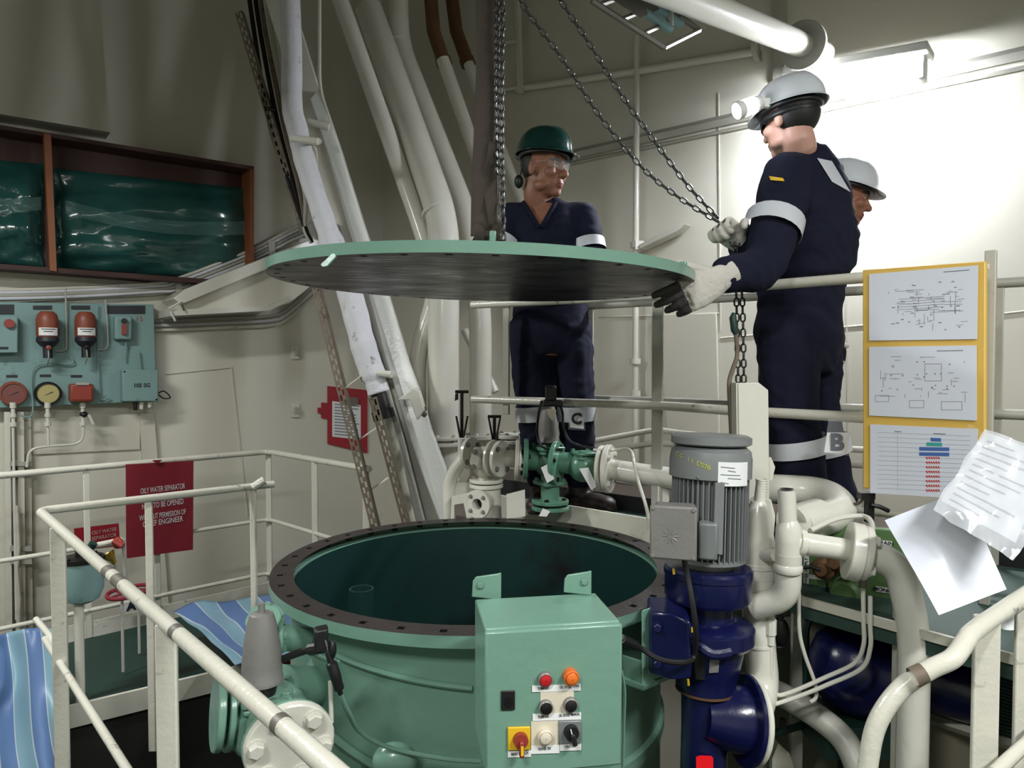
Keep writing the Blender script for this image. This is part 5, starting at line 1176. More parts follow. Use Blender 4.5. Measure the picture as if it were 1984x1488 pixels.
ck = thing('check_valve', 'teal check valve between the bell actuator and the tank side', 'valve', P(520, 1300, 2.0))
ca = V((0.9, 0.35, 0)).normalized()
flange(P(512, 1205, 2.02), V((0, -0.5, 0.86)), R(2.0, 34), 0.016, teal, ck, 0)
flange(P(516, 1200, 2.06), V((0.3, -0.4, 0.86)), R(2.0, 34), 0.016, teal, ck, 4, 0.01)
MB().tube(fillet([P(515, 1340, 2.02), P(517, 1230, 2.05), P(590, 1240, 2.15)], 0.06, 8), R(2.0, 26), 22).build('elbow', teal, ck)
flange(P(538, 1232, 2.06), ca, R(2.0, 34), 0.014, teal, ck, 4, 0.01)
MB().tube([P(540, 1330, 1.95), P(620, 1330, 2.2)], R(2.0, 40), 22).build('tank_nozzle', teal, ck)
pl = thing('cable_plugs', 'black cable plug and connector hanging beside the bell actuator', 'plug', P(650, 1345, 1.7))
MB().tube([P(545, 1278, 1.74), P(575, 1266, 1.72), P(612, 1254, 1.7)], 0.009, 10).build('cable', black, pl)
MB().box(P(622, 1238, 1.69), (0.032, 0.036, 0.055), (V((0.9, 0.3, 0.1)).normalized(), V((-0.3, 0.95, 0)).normalized(), ZA)).build('plug_block', black, pl, bevel=0.005)
MB().tube([P(600, 1258, 1.7), P(636, 1252, 1.68)], 0.014, 10).build('plug_base', black, pl)
MB().ell(P(645, 1258, 1.67), (0.008, 0.012, 0.022)).build('plug_tab', black, pl)
MB().tube(spline([P(630, 1240, 1.68), P(636, 1262, 1.67), P(642, 1285, 1.67), P(650, 1310, 1.67), P(660, 1345, 1.68)]), [0.005] * 8 + [0.008] * 8 + [0.013] * 10 + [0.012] * 4 + [0.006] * 3, 12).build('connector', black, pl)
MB().tube([P(640, 1320, 1.7), P(642, 1400, 1.7)], 0.0055, 8).build('rod', railw, pl)
cable('teal_cable', [P(660, 1345, 1.68), P(675, 1380, 1.72), P(700, 1420, 1.8), P(760, 1450, 1.86), P(860, 1470, 1.88), P(930, 1475, 1.9)], 0.006, teal, pl)
cable('teal_cable', [P(598, 1260, 1.72), P(625, 1275, 1.78), P(655, 1283, 1.86)], 0.006, teal, pl)
MB().ell(P(765, 1475, 1.9), (0.06, 0.04, 0.05)).build('nozzle_cap', teal, ck)
# ================================================================ notice board
bo = thing('notice_board', 'yellow-framed notice board with three sheets on the deck railing', 'notice board', P(1790, 965, 2.25))
B0, B1 = P(1671, 523, 2.30), P(1909, 506, 2.03)
bu2 = (V((B1.x, B1.y, 0)) - V((B0.x, B0.y, 0))).normalized(); bn2 = V((bu2.y, -bu2.x, 0)); bn2 = bn2 if bn2.y < 0 else -bn2
def NB(px, py, off=0.0): return RP(px, py, B0 + bn2 * (0.02 + off), bn2)
def nq(pts, off, th, nm, m, par, bev=0.0): return MB().prism([NB(x, y, off + th) for x, y in pts], bn2 * -th).build(nm, m, par, bevel=bev)
nq([(1671, 523), (1909, 506), (1908, 870), (1895, 960), (1672, 946)], -0.02, 0.018, 'backboard', yellow, bo, 0.003)
sheets = [nq([(1684, 531), (1895, 514), (1893, 657), (1684, 660)], 0, 0.002, 'diagram_sheet', paper, bo),
          nq([(1684, 672), (1892, 669), (1892, 815), (1684, 805)], 0, 0.002, 'diagram_sheet', paper, bo),
          nq([(1686, 822), (1894, 831), (1893, 968), (1686, 955)], 0, 0.002, 'list_sheet', paper, bo)]
def line(mb, x0, y0, x1, y1, w=0.7):
    a, b = NB(x0, y0, 0.0024), NB(x1, y1, 0.0024); d = (b - a)
    if d.length < 1e-4: return
    s = d.normalized().cross(bn2) * (w * 0.0008); mb.add([a - s, b - s, b + s, a + s], [(0, 1, 2, 3)])
rnd = random.Random(11)
mb = MB()
for i in range(60):
    x, y = rnd.uniform(1720, 1862), rnd.uniform(560, 632); l = rnd.choice((8, 14, 24, 36))
    if rnd.random() < 0.6: line(mb, x, y, min(1875, x + l), y - 1.0)
    else: line(mb, x, y, x, min(640, y + l * 0.6))
for y in (578, 583, 588, 593, 598): line(mb, 1742, y + 2, 1830, y - 4)
for i in range(26): x, y = rnd.uniform(1712, 1860), rnd.uniform(545, 640); line(mb, x, y, x + rnd.uniform(3, 8), y, 1.6)
line(mb, 1828, 527, 1878, 523, 1.5); mb.build('schematic_lines', ink, sheets[0], ang=0)['kind'] = 'stuff'
mb = MB()
for i in range(34):
    x, y = rnd.uniform(1700, 1870), rnd.uniform(690, 770); l = rnd.choice((6, 12, 20, 30))
    if rnd.random() < 0.6: line(mb, x, y, min(1880, x + l), y)
    else: line(mb, x, y, x, y + l * 0.6)
for (x0, y0, x1, y1) in ((1696, 766, 1722, 778), (1762, 776, 1790, 790), (1824, 778, 1864, 794), (1792, 705, 1824, 738)):
    for q in (((x0, y0), (x1, y0)), ((x1, y0), (x1, y1)), ((x1, y1), (x0, y1)), ((x0, y1), (x0, y0))): line(mb, *q[0], *q[1])
line(mb, 1815, 680, 1866, 679, 1.5)
for i in range(20): x, y = rnd.uniform(1698, 1850), rnd.uniform(700, 760); line(mb, x, y, x + 2.5, y, 2.2)
mb.build('schematic_lines', ink, sheets[1], ang=0)['kind'] = 'stuff'
mb = MB()
for i in range(13): line(mb, 1700, 838 + i * 9, 1880, 845 + i * 9, 0.35)
line(mb, 1733, 836, 1746, 836.5, 1.6); line(mb, 1808, 840, 1832, 841, 1.6); line(mb, 1739, 840, 1739, 950, 0.35)
mb.build('table_lines', ink, sheets[2], ang=0)['kind'] = 'stuff'
for x0, x1, y, m_ in ((1803, 1823, 848, inkb), (1795, 1825, 857, inkt), (1781, 1839, 866, inkb), (1781, 1839, 876, inkb)):
    nq([(x0, y), (x1, y + 1), (x1, y + 8), (x0, y + 7)], 0.002, 0.0006, 'chart_bar', m_, sheets[2])
for i in range(8):
    y = 888 + i * 9; x0 = 1794
    mb = MB()
    for k in range(6): line(mb, x0 + k * 4.6, y, x0 + 2 + k * 4.6, y - 3, 2.0); line(mb, x0 + 1.5 + k * 4.6, y - 2, x0 + 3.6 + k * 4.6, y + 2, 1.8)
    mb.build('red_entry', inkr, sheets[2], ang=0)['kind'] = 'stuff'
MB().box(P(1678, 960, 2.3), (0.045, 0.03, 0.02)).build('clamp', darkst, bo)
MB().box(P(1684, 985, 2.3), (0.022, 0.03, 0.09)).build('clamp_post', darkst, bo, bevel=0.003)
MB().tube([P(1688, 978, 2.28), P(1705, 982, 2.27), P(1722, 990, 2.27)], 0.007, 8).build('clamp_lever', darkst, bo)
cable('clamp_wire', [P(1672, 966, 2.3), P(1660, 976, 2.32), P(1620, 980, 2.35)], 0.005, rusty, bo)
# letter cards on the deck railing
lc = thing('letter_card', 'white card with the letter C on the deck railing', 'card', P(1118, 830, 3.2), 'letter cards on the deck railing')
q = [P(1104, 796, 3.22), P(1131, 798, 3.21), P(1131, 831, 3.21), P(1104, 828, 3.22)]
cd_, nn = panel4(q, 0.002, 'card', paperm, lc)
MB().prism([P(1101, 793, 3.235), P(1134, 795, 3.225), P(1134, 834, 3.225), P(1101, 832, 3.235)], (0, 0.002, 0)).build('sleeve', clear, lc)
text('C', P(1117, 812, 3.213) + nn * 0.003, (q[1] - q[0]), ZA, 0.048, inkd, cd_, bold=0.045)
lc = thing('letter_card', 'white card with the letter B in a plastic pocket on the deck railing', 'card', P(1620, 880, 2.4), 'letter cards on the deck railing')
q = [P(1603, 838, 2.42), P(1646, 838, 2.40), P(1642, 880, 2.40), P(1597, 876, 2.42)]
cd_, nn = panel4(q, 0.002, 'card', paperm, lc)
MB().prism([P(1606, 812, 2.40), P(1648, 812, 2.385), P(1644, 883, 2.385), P(1595, 879, 2.405)], (0, 0.002, 0)).build('plastic_pocket', clear, lc)
text('B', P(1621, 858, 2.41) + nn * 0.004, (q[1] - q[0]), ZA, 0.055, inkd, cd_, bold=0.045)
# loose laminated sheet and plastic sleeve at the right
ls = thing('laminated_sheet', 'plain white laminated sheet leaning at the right edge', 'sheet', P(1812, 1192, 1.72))
mb = MB()
A, Bq, C_, D_ = P(1714, 1008, 1.86), P(1868, 950, 1.86), P(1957, 1140, 1.72), P(1813, 1193, 1.72)
mb.grid(lambda u, v: A * (1 - u) * (1 - v) + Bq * u * (1 - v) + D_ * (1 - u) * v + C_ * u * v + V((0, -0.012, 0.006)) * math.sin(u * 3 + v * 1.5), 12, 12); mb.build('sheet', paper, ls, ang=2)
ps_ = thing('plastic_sleeve', 'crumpled clear plastic sleeve of printed papers at the right edge', 'sleeve', P(1900, 1085, 1.66))
A, Bq, C_, D_ = P(1905, 832, 1.82), P(2065, 885, 1.70), P(1962, 1086, 1.62), P(1803, 988, 1.74)
def slv(off, k):
    def fn(u, v):
        p = A * (1 - u) * (1 - v) + Bq * u * (1 - v) + D_ * (1 - u) * v + C_ * u * v
        return p + V((0, -1, 0.2)) * (off + k * noise.noise(V((u * 6, v * 6, 2.0))) + k * 0.6 * math.sin(u * 9 + v * 14))
    return fn
def papr(u, v): return slv(-0.004, 0.004)(0.05 + 0.9 * u, 0.02 + 0.84 * v)
mb = MB(); mb.grid(papr, 10, 10); pp_ = mb.build('paper', paperm, ps_, ang=2)
mb = MB()
for i in range(12):
    v = 0.1 + 0.07 * i; l = 0.35 + 0.5 * ((i * 5) % 7) / 7
    mb.grid(lambda u, w, v=v, l=l: slv(-0.002, 0.004)(0.12 + l * u, v + 0.012 * w), 8, 1)
mb.build('print_lines', ink, pp_, ang=0)['kind'] = 'stuff'
mb = MB(); mb.grid(slv(0.006, 0.009), 30, 30); mb.build('clear_cover', sleevem, ps_, ang=2)
MB().tube([P(1878, 826, 1.9), P(1908, 846, 1.84)], 0.006, 8).build('tie', clear, ps_)
# ================================================================ near right railing
nr2 = thing('curved_railing', 'cream pipe handrail curving down in the right foreground', 'railing', P(1690, 1488, 1.5))
NZ2 = 1.10
cp = [P(1676, 1560, 1.5), P(1682, 1480, 1.5), P(1700, 1400, 1.5), P(1745, 1335, 1.5), P(1800, 1298, 1.5), P(1845, 1276, 1.5), P(1868, 1246, 1.53), P(1888, 1222, 1.56), P(1960, 1172, 1.66), P(2100, 1080, 1.85)]
MB().tube(spline(cp, 8), 0.0195, 20).build('top_rail', railw, nr2)
for px, d_ in ((1912, 1.6), (1992, 1.72)):
    p = P(px, 1190 if px < 1950 else 1150, d_); flat('post', p, 0, p.z, 0.058, 0.014, XA, railw, nr2)
MB().tube([P(1925, 1500, 1.5), P(2050, 1380, 1.7)], 0.014, 12).build('lower_rail', railw, nr2)
MB().tube([P(1768, 1313, 1.48), P(1790, 1303, 1.48)], 0.0202, 14, cap=False).build('bare_patch', rusty, nr2)
# ================================================================ green monitor box on the ledge
mn = thing('oil_monitor', 'green labelled oil monitor panel on the ledge at the right', 'panel', P(1650, 1190, 2.3))
M0 = P(1562, 1100, 2.34); mu_ = V((0.70, -0.55, 0)).normalized(); mn_ = V((mu_.y, -mu_.x, 0)); mn_ = mn_ if mn_.y < 0 else -mn_
def MN(px, py, off=0.0): return RP(px, py, M0 + mn_ * off, mn_)
def mq(pts, off, th, nm, m, par, bev=0.0): return MB().prism([MN(x, y, off + th) for x, y in pts], mn_ * -th).build(nm, m, par, bevel=bev)
mq([(1556, 1010), (1760, 1030), (1775, 1245), (1556, 1166)], -0.03, 0.03, 'back_plate', monitor, mn, 0.004)
for pts, s_, rot in (([(1700, 1046), (1728, 1049), (1728, 1058), (1700, 1055)], 'DRAIN', 0), ([(1697, 1136), (1742, 1143), (1742, 1153), (1697, 1146)], 'MONITOR', 0), ([(1692, 1178), (1740, 1188), (1740, 1197), (1692, 1187)], 'W SUPPLY', 0), ([(1571, 1020), (1618, 1024), (1618, 1034), (1571, 1030)], '', 0), ([(1600, 1150), (1622, 1156), (1622, 1166), (1600, 1160)], 'Y', 0), ([(1565, 1112), (1592, 1116), (1592, 1124), (1565, 1120)], '', 0)):
    o = mq(pts, 0, 0.002, 'label_strip', paperm, mn)
    if s_:
        cx, cy_ = sum(p[0] for p in pts) / 4, sum(p[1] for p in pts) / 4
        text(s_, MN(cx, cy_, 0.0024), mu_, ZA, 0.012, inkd, o, bold=0.02)
o = mq([(1557, 1068), (1567, 1069), (1567, 1152), (1557, 1150)], 0, 0.002, 'label_strip', paperm, mn)
text('POWER SUPPLY', MN(1562, 1110, 0.0024), ZA, -mu_, 0.01, inkd, o, bold=0.02)
for x, y, rx in ((1600, 1098, 0.035), (1625, 1085, 0.03), (1655, 1105, 0.03)):
    c = MN(x, y, 0.0); MB().lathe([(rx, 0), (rx, 0.03), (rx * 0.6, 0.04), (rx * 0.5, 0.06), (0.001, 0.06)], c, mn_, 18).build('valve_body', brown, mn)
MB().tube([MN(1556, 1100, 0.05), MN(1572, 1098, 0.06), MN(1590, 1104, 0.06)], 0.006, 8).build('valve_lever', black, mn)
cable('cable', [MN(1598, 1105, 0.05), MN(1602, 1130, 0.05), MN(1600, 1155, 0.04), MN(1590, 1168, 0.03)], 0.004, black, mn)
MB().lathe([(0.045, 0), (0.045, 0.05), (0.035, 0.06), (0.001, 0.06)], MN(1645, 1145, 0.0), mn_, 24).build('green_pot', monitor, mn)
# blue ball-shaped motor below
bm = thing('blue_motor', 'round dark blue motor under the ledge at the right', 'motor', P(1665, 1370, 2.28))
c = P(1665, 1290, 2.3)
MB().lathe([(0.001, -0.14), (0.07, -0.135), (0.12, -0.1), (0.15, -0.03), (0.15, 0.03), (0.13, 0.08), (0.09, 0.115), (0.06, 0.125), (0.06, 0.2), (0.001, 0.2)], c, ZA, 40).build('casing', blue, bm)
MB().tube([c + V((0.1, 0, 0)), c + V((0.35, -0.1, -0.05))], 0.1, 24).build('end_bell', blue, bm)
MB().box(c - ZA * 0.2, (0.3, 0.2, 0.1)).build('base', deckg, bm)
MB().tube([c - ZA * 0.2, V((c.x, c.y, ZB))], 0.06, 12).build('pedestal', deckg, bm)
# thin tubing in front of it
tu = thing('sampling_tubes', 'two thin white sampling tubes sweeping left across the blue motor', 'tube', P(1560, 1350, 2.05))
cable('tube', [P(1672, 1130, 2.02), P(1673, 1200, 2.02), P(1673, 1250, 2.02), P(1655, 1285, 2.04), P(1600, 1312, 2.06), P(1530, 1342, 2.08), P(1503, 1345, 2.08), P(1494, 1320, 2.08), P(1494, 1250, 2.08)], 0.0062, white, tu)
cable('tube', [P(1686, 1155, 2.0), P(1686, 1210, 2.0), P(1686, 1255, 2.0), P(1668, 1296, 2.02), P(1600, 1328, 2.05), P(1540, 1352, 2.07), P(1490, 1368, 2.07)], 0.0062, white, tu)
cable('tube', [P(1548, 1130, 2.06), P(1549, 1220, 2.08), P(1560, 1270, 2.08), P(1578, 1320, 2.08), P(1581, 1350, 2.08), P(1570, 1360, 2.08)], 0.0055, white, tu)
MB().lathe([(0.008, 0), (0.012, 0.002), (0.012, 0.03), (0.016, 0.032), (0.016, 0.075), (0.011, 0.08), (0.011, 0.12), (0.001, 0.12)], P(1493, 1250, 2.08), ZA, 10).build('fitting', white, tu)
MB().tube([P(1672, 1112, 2.02), P(1672, 1138, 2.02)], 0.012, 10).build('fitting', galv, tu)
lw = thing('suction_pipe', 'grey-white curved suction pipe low at the bottom right', 'pipe', P(1640, 1488, 2.1))
MB().tube(spline([P(1490, 1335, 2.3), P(1540, 1360, 2.25), P(1600, 1400, 2.2), P(1640, 1440, 2.15), P(1665, 1500, 2.1), P(1672, 1580, 2.1)]), R(2.2, 24), 22).build('pipe_run', railg, lw)
hv = thing('hose_cock', 'dark hose cock hanging beside the white riser', 'cock', P(1510, 1275, 2.25))
MB().ell(P(1512, 1225, 2.25), (0.028, 0.02, 0.045)).build('body', black, hv)
MB().tube([P(1508, 1175, 2.25), P(1512, 1205, 2.25)], 0.012, 8).build('stem', black, hv)
MB().tube([P(1500, 1196, 2.25), P(1530, 1190, 2.25)], 0.006, 8).build('lever', black, hv)
MB().box(P(1508, 1258, 2.25), (0.03, 0.03, 0.03)).build('nozzle', darkst, hv, bevel=0.005)
gh = thing('green_hose', 'dark green hose looping under the monitor ledge', 'hose', P(1560, 1400, 2.35))
cable('hose', [P(1700, 1190, 2.45), P(1640, 1183, 2.42), P(1590, 1188, 2.4), P(1564, 1210, 2.4), P(1561, 1270, 2.4), P(1560, 1340, 2.4), P(1566, 1395, 2.35), P(1530, 1412, 2.3), P(1488, 1424, 2.25)], 0.012, deckg, gh)
MB().box(P(1517, 1408, 2.28), (0.016, 0.02, 0.05)).build('clamp', black, gh)
un = thing('support_stand', 'cream support legs under the ledge beside the pump', 'stand', P(1500, 1500, 2.5) - ZA * 0.6)
for x0, x1 in ((1538, 1560), (1446, 1490)):
    MB().prism([P(x0, 1150 if x0 > 1500 else 1420, 2.4), P(x1, 1150 if x0 > 1500 else 1420, 2.4), P(x1 - 8, 1620, 2.4), P(x0 - 8, 1620, 2.4)], (0, 0.02, 0)).build('leg', railg, un)
MB().prism([P(1496, 1470, 2.35), P(1508, 1440, 2.35), P(1530, 1460, 2.35), P(1560, 1560, 2.35), P(1496, 1560, 2.35)], (0, 0.03, 0)).build('gusset', railw, un)
MB().prism([P(1590, 1340, 2.6), P(1960, 1440, 2.2), P(1960, 1456, 2.2), P(1590, 1352, 2.6)], (0, 0.02, 0)).build('cross_bar', creamdirty, un)
gt = thing('deck_grating', 'dark green corrugated plate below the ledge at the right', 'grating', P(1850, 1400, 2.2))
mb = MB(); G0, G1, G2, G3 = P(1800, 1230, 2.35), P(1985, 1290, 2.0), P(1985, 1450, 2.0), P(1800, 1390, 2.35)
mb.grid(lambda u, v: G0 * (1 - u) * (1 - v) + G1 * u * (1 - v) + G3 * (1 - u) * v + G2 * u * v + V((-0.5, -0.8, 0)) * 0.006 * math.sin(v * 150), 2, 100); mb.build('corrugated_plate', deckg, gt, ang=2, solid=0.004)
MB().tube([G3, G2], 0.02, 4).build('bottom_bar', creamdirty, gt)
rg = thing('white_rag', 'crumpled white rag at the far right behind the railing post', 'rag', P(1960, 1285, 1.95))
mb = MB(); c = P(1962, 1235, 1.97)
mb.ell(c, (0.05, 0.05, 0.06), nu=20, nv=14); mb.v = [p + (p - c).normalized() * 0.02 * noise.noise((p - c) * 30) for p in mb.v]; mb.build('cloth', paperm, rg, ang=2)
pr_ = thing('low_pipe', 'thin cream pipe running right behind the laminated sheet', 'pipe', P(1700, 1000, 2.6))
MB().tube([P(1615, 982, 2.7), P(1745, 1000, 2.5), P(1990, 1035, 2.2)], 0.012, 10).build('pipe_run', railw, pr_)
cable('loop_tube', [P(1570, 1028, 2.1), P(1620, 1006, 2.15), P(1670, 1000, 2.15), P(1688, 1012, 2.1), P(1690, 1035, 2.05)], 0.008, white, pr_)
# ================================================================ people
from mathutils.bvhtree import BVHTree
def proj(p):
    q = p - CAM; d = q.dot(FWD); return 992 + F * q.dot(RT) / d, 744 - F * q.dot(UP) / d, d
def vox(mb, name, mats, parent, voxel, smooth=4, fold=0.0, fs=9.0, matfn=None, cut=None, seed=0.0, ang=2.5):
    me = bpy.data.meshes.new('tmp'); me.from_pydata([tuple(p) for p in mb.v], [], mb.f); me.update()
    ob = bpy.data.objects.new('tmp', me); COL.objects.link(ob)
    r = ob.modifiers.new('r', 'REMESH'); r.mode = 'VOXEL'; r.voxel_size = voxel
    if smooth: s = ob.modifiers.new('s', 'SMOOTH'); s.factor = 0.5; s.iterations = smooth
    dg = bpy.context.evaluated_depsgraph_get(); dg.update()
    m2 = bpy.data.meshes.new_from_object(ob.evaluated_get(dg)); bpy.data.objects.remove(ob); bpy.data.meshes.remove(me)
    vs = [v.co.copy() for v in m2.vertices]
    if fold:
        ns = [v.normal.copy() for v in m2.vertices]
        for i, (p, n) in enumerate(zip(vs, ns)):
            q = p * fs + V((seed, seed, seed)); w = noise.noise(q) + 0.6 * noise.noise(V((q.x * 1.3, q.y * 1.3, q.z * 3.2 + 4 * noise.noise(q * 0.5))))
            vs[i] = p + n * (fold * w)
    fs_ = [tuple(f.vertices) for f in m2.polygons]
    bpy.data.meshes.remove(m2)
    if cut: fs_ = [f for f in fs_ if not cut(sum((vs[i] for i in f), V((0, 0, 0))) / len(f))]
    b = MB(); b.v = vs; b.f = [list(f) for f in fs_]
    b.mi = [matfn(sum((vs[i] for i in f), V((0, 0, 0))) / len(f)) if matfn else 0 for f in fs_]
    o = b.build(name, mats if isinstance(mats, (list, tuple)) else [mats], parent, ang)
    return o, BVHTree.FromPolygons(vs, fs_)
def balls(mb, pts, rs, n=14):
    mb.tube(spline(pts, 5), sum([[rs[i] + (rs[i + 1] - rs[i]) * k / 5 for k in range(5)] for i in range(len(rs) - 1)], []) + [rs[-1]], n)
    mb.ell(pts[0], (rs[0],) * 3, nu=12, nv=8); mb.ell(pts[-1], (rs[-1],) * 3, nu=12, nv=8)
def decal(bvh, pts, nu, nv, off, name, m, parent, th=0.0):
    (x0, y0), (x1, y1), (x2, y2), (x3, y3) = pts
    vs = []; okk = True
    def fn(u, v):
        x = x0 * (1 - u) * (1 - v) + x1 * u * (1 - v) + x2 * u * v + x3 * (1 - u) * v
        y = y0 * (1 - u) * (1 - v) + y1 * u * (1 - v) + y2 * u * v + y3 * (1 - u) * v
        r = ray(x, y).normalized(); h = bvh.ray_cast(CAM, r)
        if h[0] is None: return fn.last
        fn.last = h[0] - r * off; return fn.last
    fn.last = P(x0, y0, 2.7)
    mb = MB(); mb.grid(fn, nu, nv); return mb.build(name, m, parent, 2.5)
def helmet(hc, hf, hu, k, m, parent, pk=0.13):
    hr = hf.cross(hu).normalized(); hu = hr.cross(hf).normalized()
    def L(x, y, z): return hc + (hr * x + hf * y + hu * z) * k
    NU, NVv = 40, 14
    def fn(u, v):
        a = 2 * math.pi * u; ca, sa = math.cos(a), math.sin(a)
        front = max(0.0, ca)
        if v < 0.18:
            t = 1 - v / 0.18
            ext = (0.009 + 0.034 * front ** 3) * t; dz = -(0.006 + 0.012 * front ** 2) * t
            return L(sa * (0.112 + ext * 0.8), ca * (0.132 + ext) , 0.052 + dz)
        t = (v - 0.18) / 0.82 * math.pi / 2
        r = max(0.0, math.cos(t)) ** 0.72; z = 0.052 + pk * max(0.0, math.sin(t)) ** 0.95
        rid = 0.006 * math.exp(-(sa * r * 0.112 / 0.018) ** 2) * math.sin(t)
        return L(sa * 0.112 * r, ca * 0.132 * r, z + rid)
    mb = MB(); mb.grid(fn, NU, NVv)
    o = mb.build('helmet', m, parent, 1.2, solid=0.003)
    MB().tube([L(0.098 * math.sin(a), 0.112 * math.cos(a), 0.042) for a in [2 * math.pi * i / 32 for i in range(32)]], 0.009 * k, 8, closed=True, ).build('head_band', black, o)
    return o, L
def head_parts(mb, hc, hf, hu, k, neck_to, nr=0.058):
    hr = hf.cross(hu).normalized(); hu = hr.cross(hf).normalized(); ax = (hr, hf, hu)
    def L(x, y, z): return hc + (hr * x + hf * y + hu * z) * k
    def E(c, r): mb.ell(L(*c), tuple(q * k for q in r), ax, 18, 12)
    E((0, -0.012, 0.030), (0.076, 0.096, 0.088)); E((0, 0.022, -0.035), (0.061, 0.070, 0.078)); E((0, 0.066, -0.092), (0.026, 0.024, 0.022))
    E((0, 0.078, 0.034), (0.050, 0.016, 0.010)); E((0, 0.060, 0.050), (0.058, 0.03, 0.03))
    for s in (-1, 1):
        E((s * 0.041, 0.060, -0.018), (0.025, 0.026, 0.024)); E((s * 0.077, -0.010, -0.002), (0.010, 0.019, 0.032)); E((s * 0.013, 0.094, -0.028), (0.011, 0.012, 0.010))
        E((s * 0.031, 0.072, 0.010), (0.015, 0.012, 0.012)); E((s * 0.048, 0.02, -0.07), (0.018, 0.04, 0.022))
    mb.tube([L(0, 0.084, 0.026), L(0, 0.098, -0.004), L(0, 0.113, -0.024)], [0.009 * k, 0.011 * k, 0.014 * k], 12)
    mb.ell(L(0, 0.111, -0.025), (0.014 * k,) * 3)
    E((0, 0.089, -0.056), (0.023, 0.011, 0.008)); E((0, 0.086, -0.071), (0.020, 0.011, 0.008)); E((0, 0.078, -0.062), (0.03, 0.012, 0.02))
    balls(mb, [L(0, -0.02, -0.03), L(0, -0.03, -0.09), neck_to], [0.056 * k, nr * k, nr * k * 1.08])
    def mf(p):
        q = p - hc; x, y, z = q.dot(hr) / k, q.dot(hf) / k, q.dot(hu) / k
        if abs(x) < 0.024 and y > 0.082 and -0.080 < z < -0.049: return 1
        for s in (-1, 1):
            if abs(x - s * 0.032) < 0.023 and abs(z - 0.0335 + abs(x - s * 0.032) * 0.12) < 0.0055 and y > 0.06: return 2
            ex, ez = x - s * 0.031, z - 0.010
            if y > 0.066 and ex * ex + ez * ez * 4 < 0.0115 ** 2: return 2 if ex * ex + ez * ez < 0.0052 ** 2 else 3
        return 0
    return L, mf, ax
def hand(parent, w, f, n, thumb, curl, k, mats, lim=0.07, name='glove', spread=0.05, tcurl=0.3, palm=0.012):
    f = f.normalized(); n = (n - f * n.dot(f)).normalized(); s = f.cross(n); s = s if s.dot(thumb) > 0 else -s
    mb = MB()
    mb.tube([w - f * 0.035 * k, w, w + f * 0.03 * k, w + f * 0.065 * k, w + f * 0.092 * k], [0.030 * k, 0.031 * k, 0.040 * k, 0.043 * k, 0.040 * k], 14, ref=n, rb=[0.026 * k, 0.022 * k, 0.020 * k, 0.018 * k, 0.014 * k])
    tips = []
    for i, (o, L_, r) in enumerate(((0.031, 0.074, 0.0098), (0.0105, 0.083, 0.0102), (-0.0105, 0.077, 0.0098), (-0.030, 0.060, 0.0088))):
        p = w + f * (0.086 * k) + s * (o * k); d = (f + s * (o * spread / 0.03)).normalized(); pts = [p - f * 0.02 * k, p]; a = curl[i] if isinstance(curl, (list, tuple)) else curl
        nn = n.copy()
        for j, fr in enumerate((0.45, 0.32, 0.23)):
            ca, sa = math.cos(a), math.sin(a); d, nn = (d * ca + nn * sa).normalized(), (nn * ca - d * sa).normalized()
            p = p + d * (L_ * fr * k); pts.append(p)
        balls(mb, pts, [r * k * 1.05, r * k * 1.05, r * k, r * k * 0.95, r * k * 0.85], 10)
    p = w + f * 0.03 * k + s * 0.03 * k; d = (s * 0.75 + f * 0.65 + n * 0.25).normalized(); pts = [p - s * 0.012 * k, p]; nn = (n - d * n.dot(d)).normalized()
    for L_ in (0.036, 0.032, 0.026):
        p = p + d * L_ * k; pts.append(p); ca, sa = math.cos(tcurl), math.sin(tcurl); d, nn = (d * ca + nn * sa).normalized(), (nn * ca - d * sa).normalized()
    balls(mb, pts, [0.014 * k, 0.014 * k, 0.0125 * k, 0.011 * k, 0.0095 * k], 10)
    return vox(mb, name, mats, parent, 0.0042, 3, 0.0012, 60, (lambda p: 1 if (p - w).dot(f) > lim * k or (p - w).dot(n) > palm * k else 0) if len(mats) > 1 else None)
def bootm(parent, ank, toe_dir, k=1.0):
    td = V((toe_dir.x, toe_dir.y, 0)).normalized(); sd = td.cross(ZA); z0 = DZ + 0.002; b = V((ank.x, ank.y, z0))
    mb = MB()
    mb.tube([V((ank.x, ank.y, ank.z + 0.05)), b + ZA * 0.06], [0.058, 0.055], 14); mb.ell(b + ZA * 0.05 - td * 0.02, (0.048, 0.065, 0.05), (sd, td, ZA))
    mb.ell(b + td * 0.085 + ZA * 0.04, (0.05, 0.1, 0.042), (sd, td, ZA)); mb.ell(b + td * 0.15 + ZA * 0.036, (0.05, 0.055, 0.038), (sd, td, ZA))
    mb.tube([b - td * 0.06 + ZA * 0.013, b + td * 0.06 + ZA * 0.013, b + td * 0.2 + ZA * 0.013], [0.042, 0.046, 0.036], 14, ref=ZA, rb=0.013)
    return vox(mb, 'boot', boot, parent, 0.007, 3)
def bands(parent, a, b, t, w, r, name='reflective_band'):
    c = a + (b - a) * t; d = (b - a).normalized()
    return MB().tube([c - d * w / 2, c, c + d * w / 2], r, 24, cap=False).build(name, reflect, parent, 1.0)
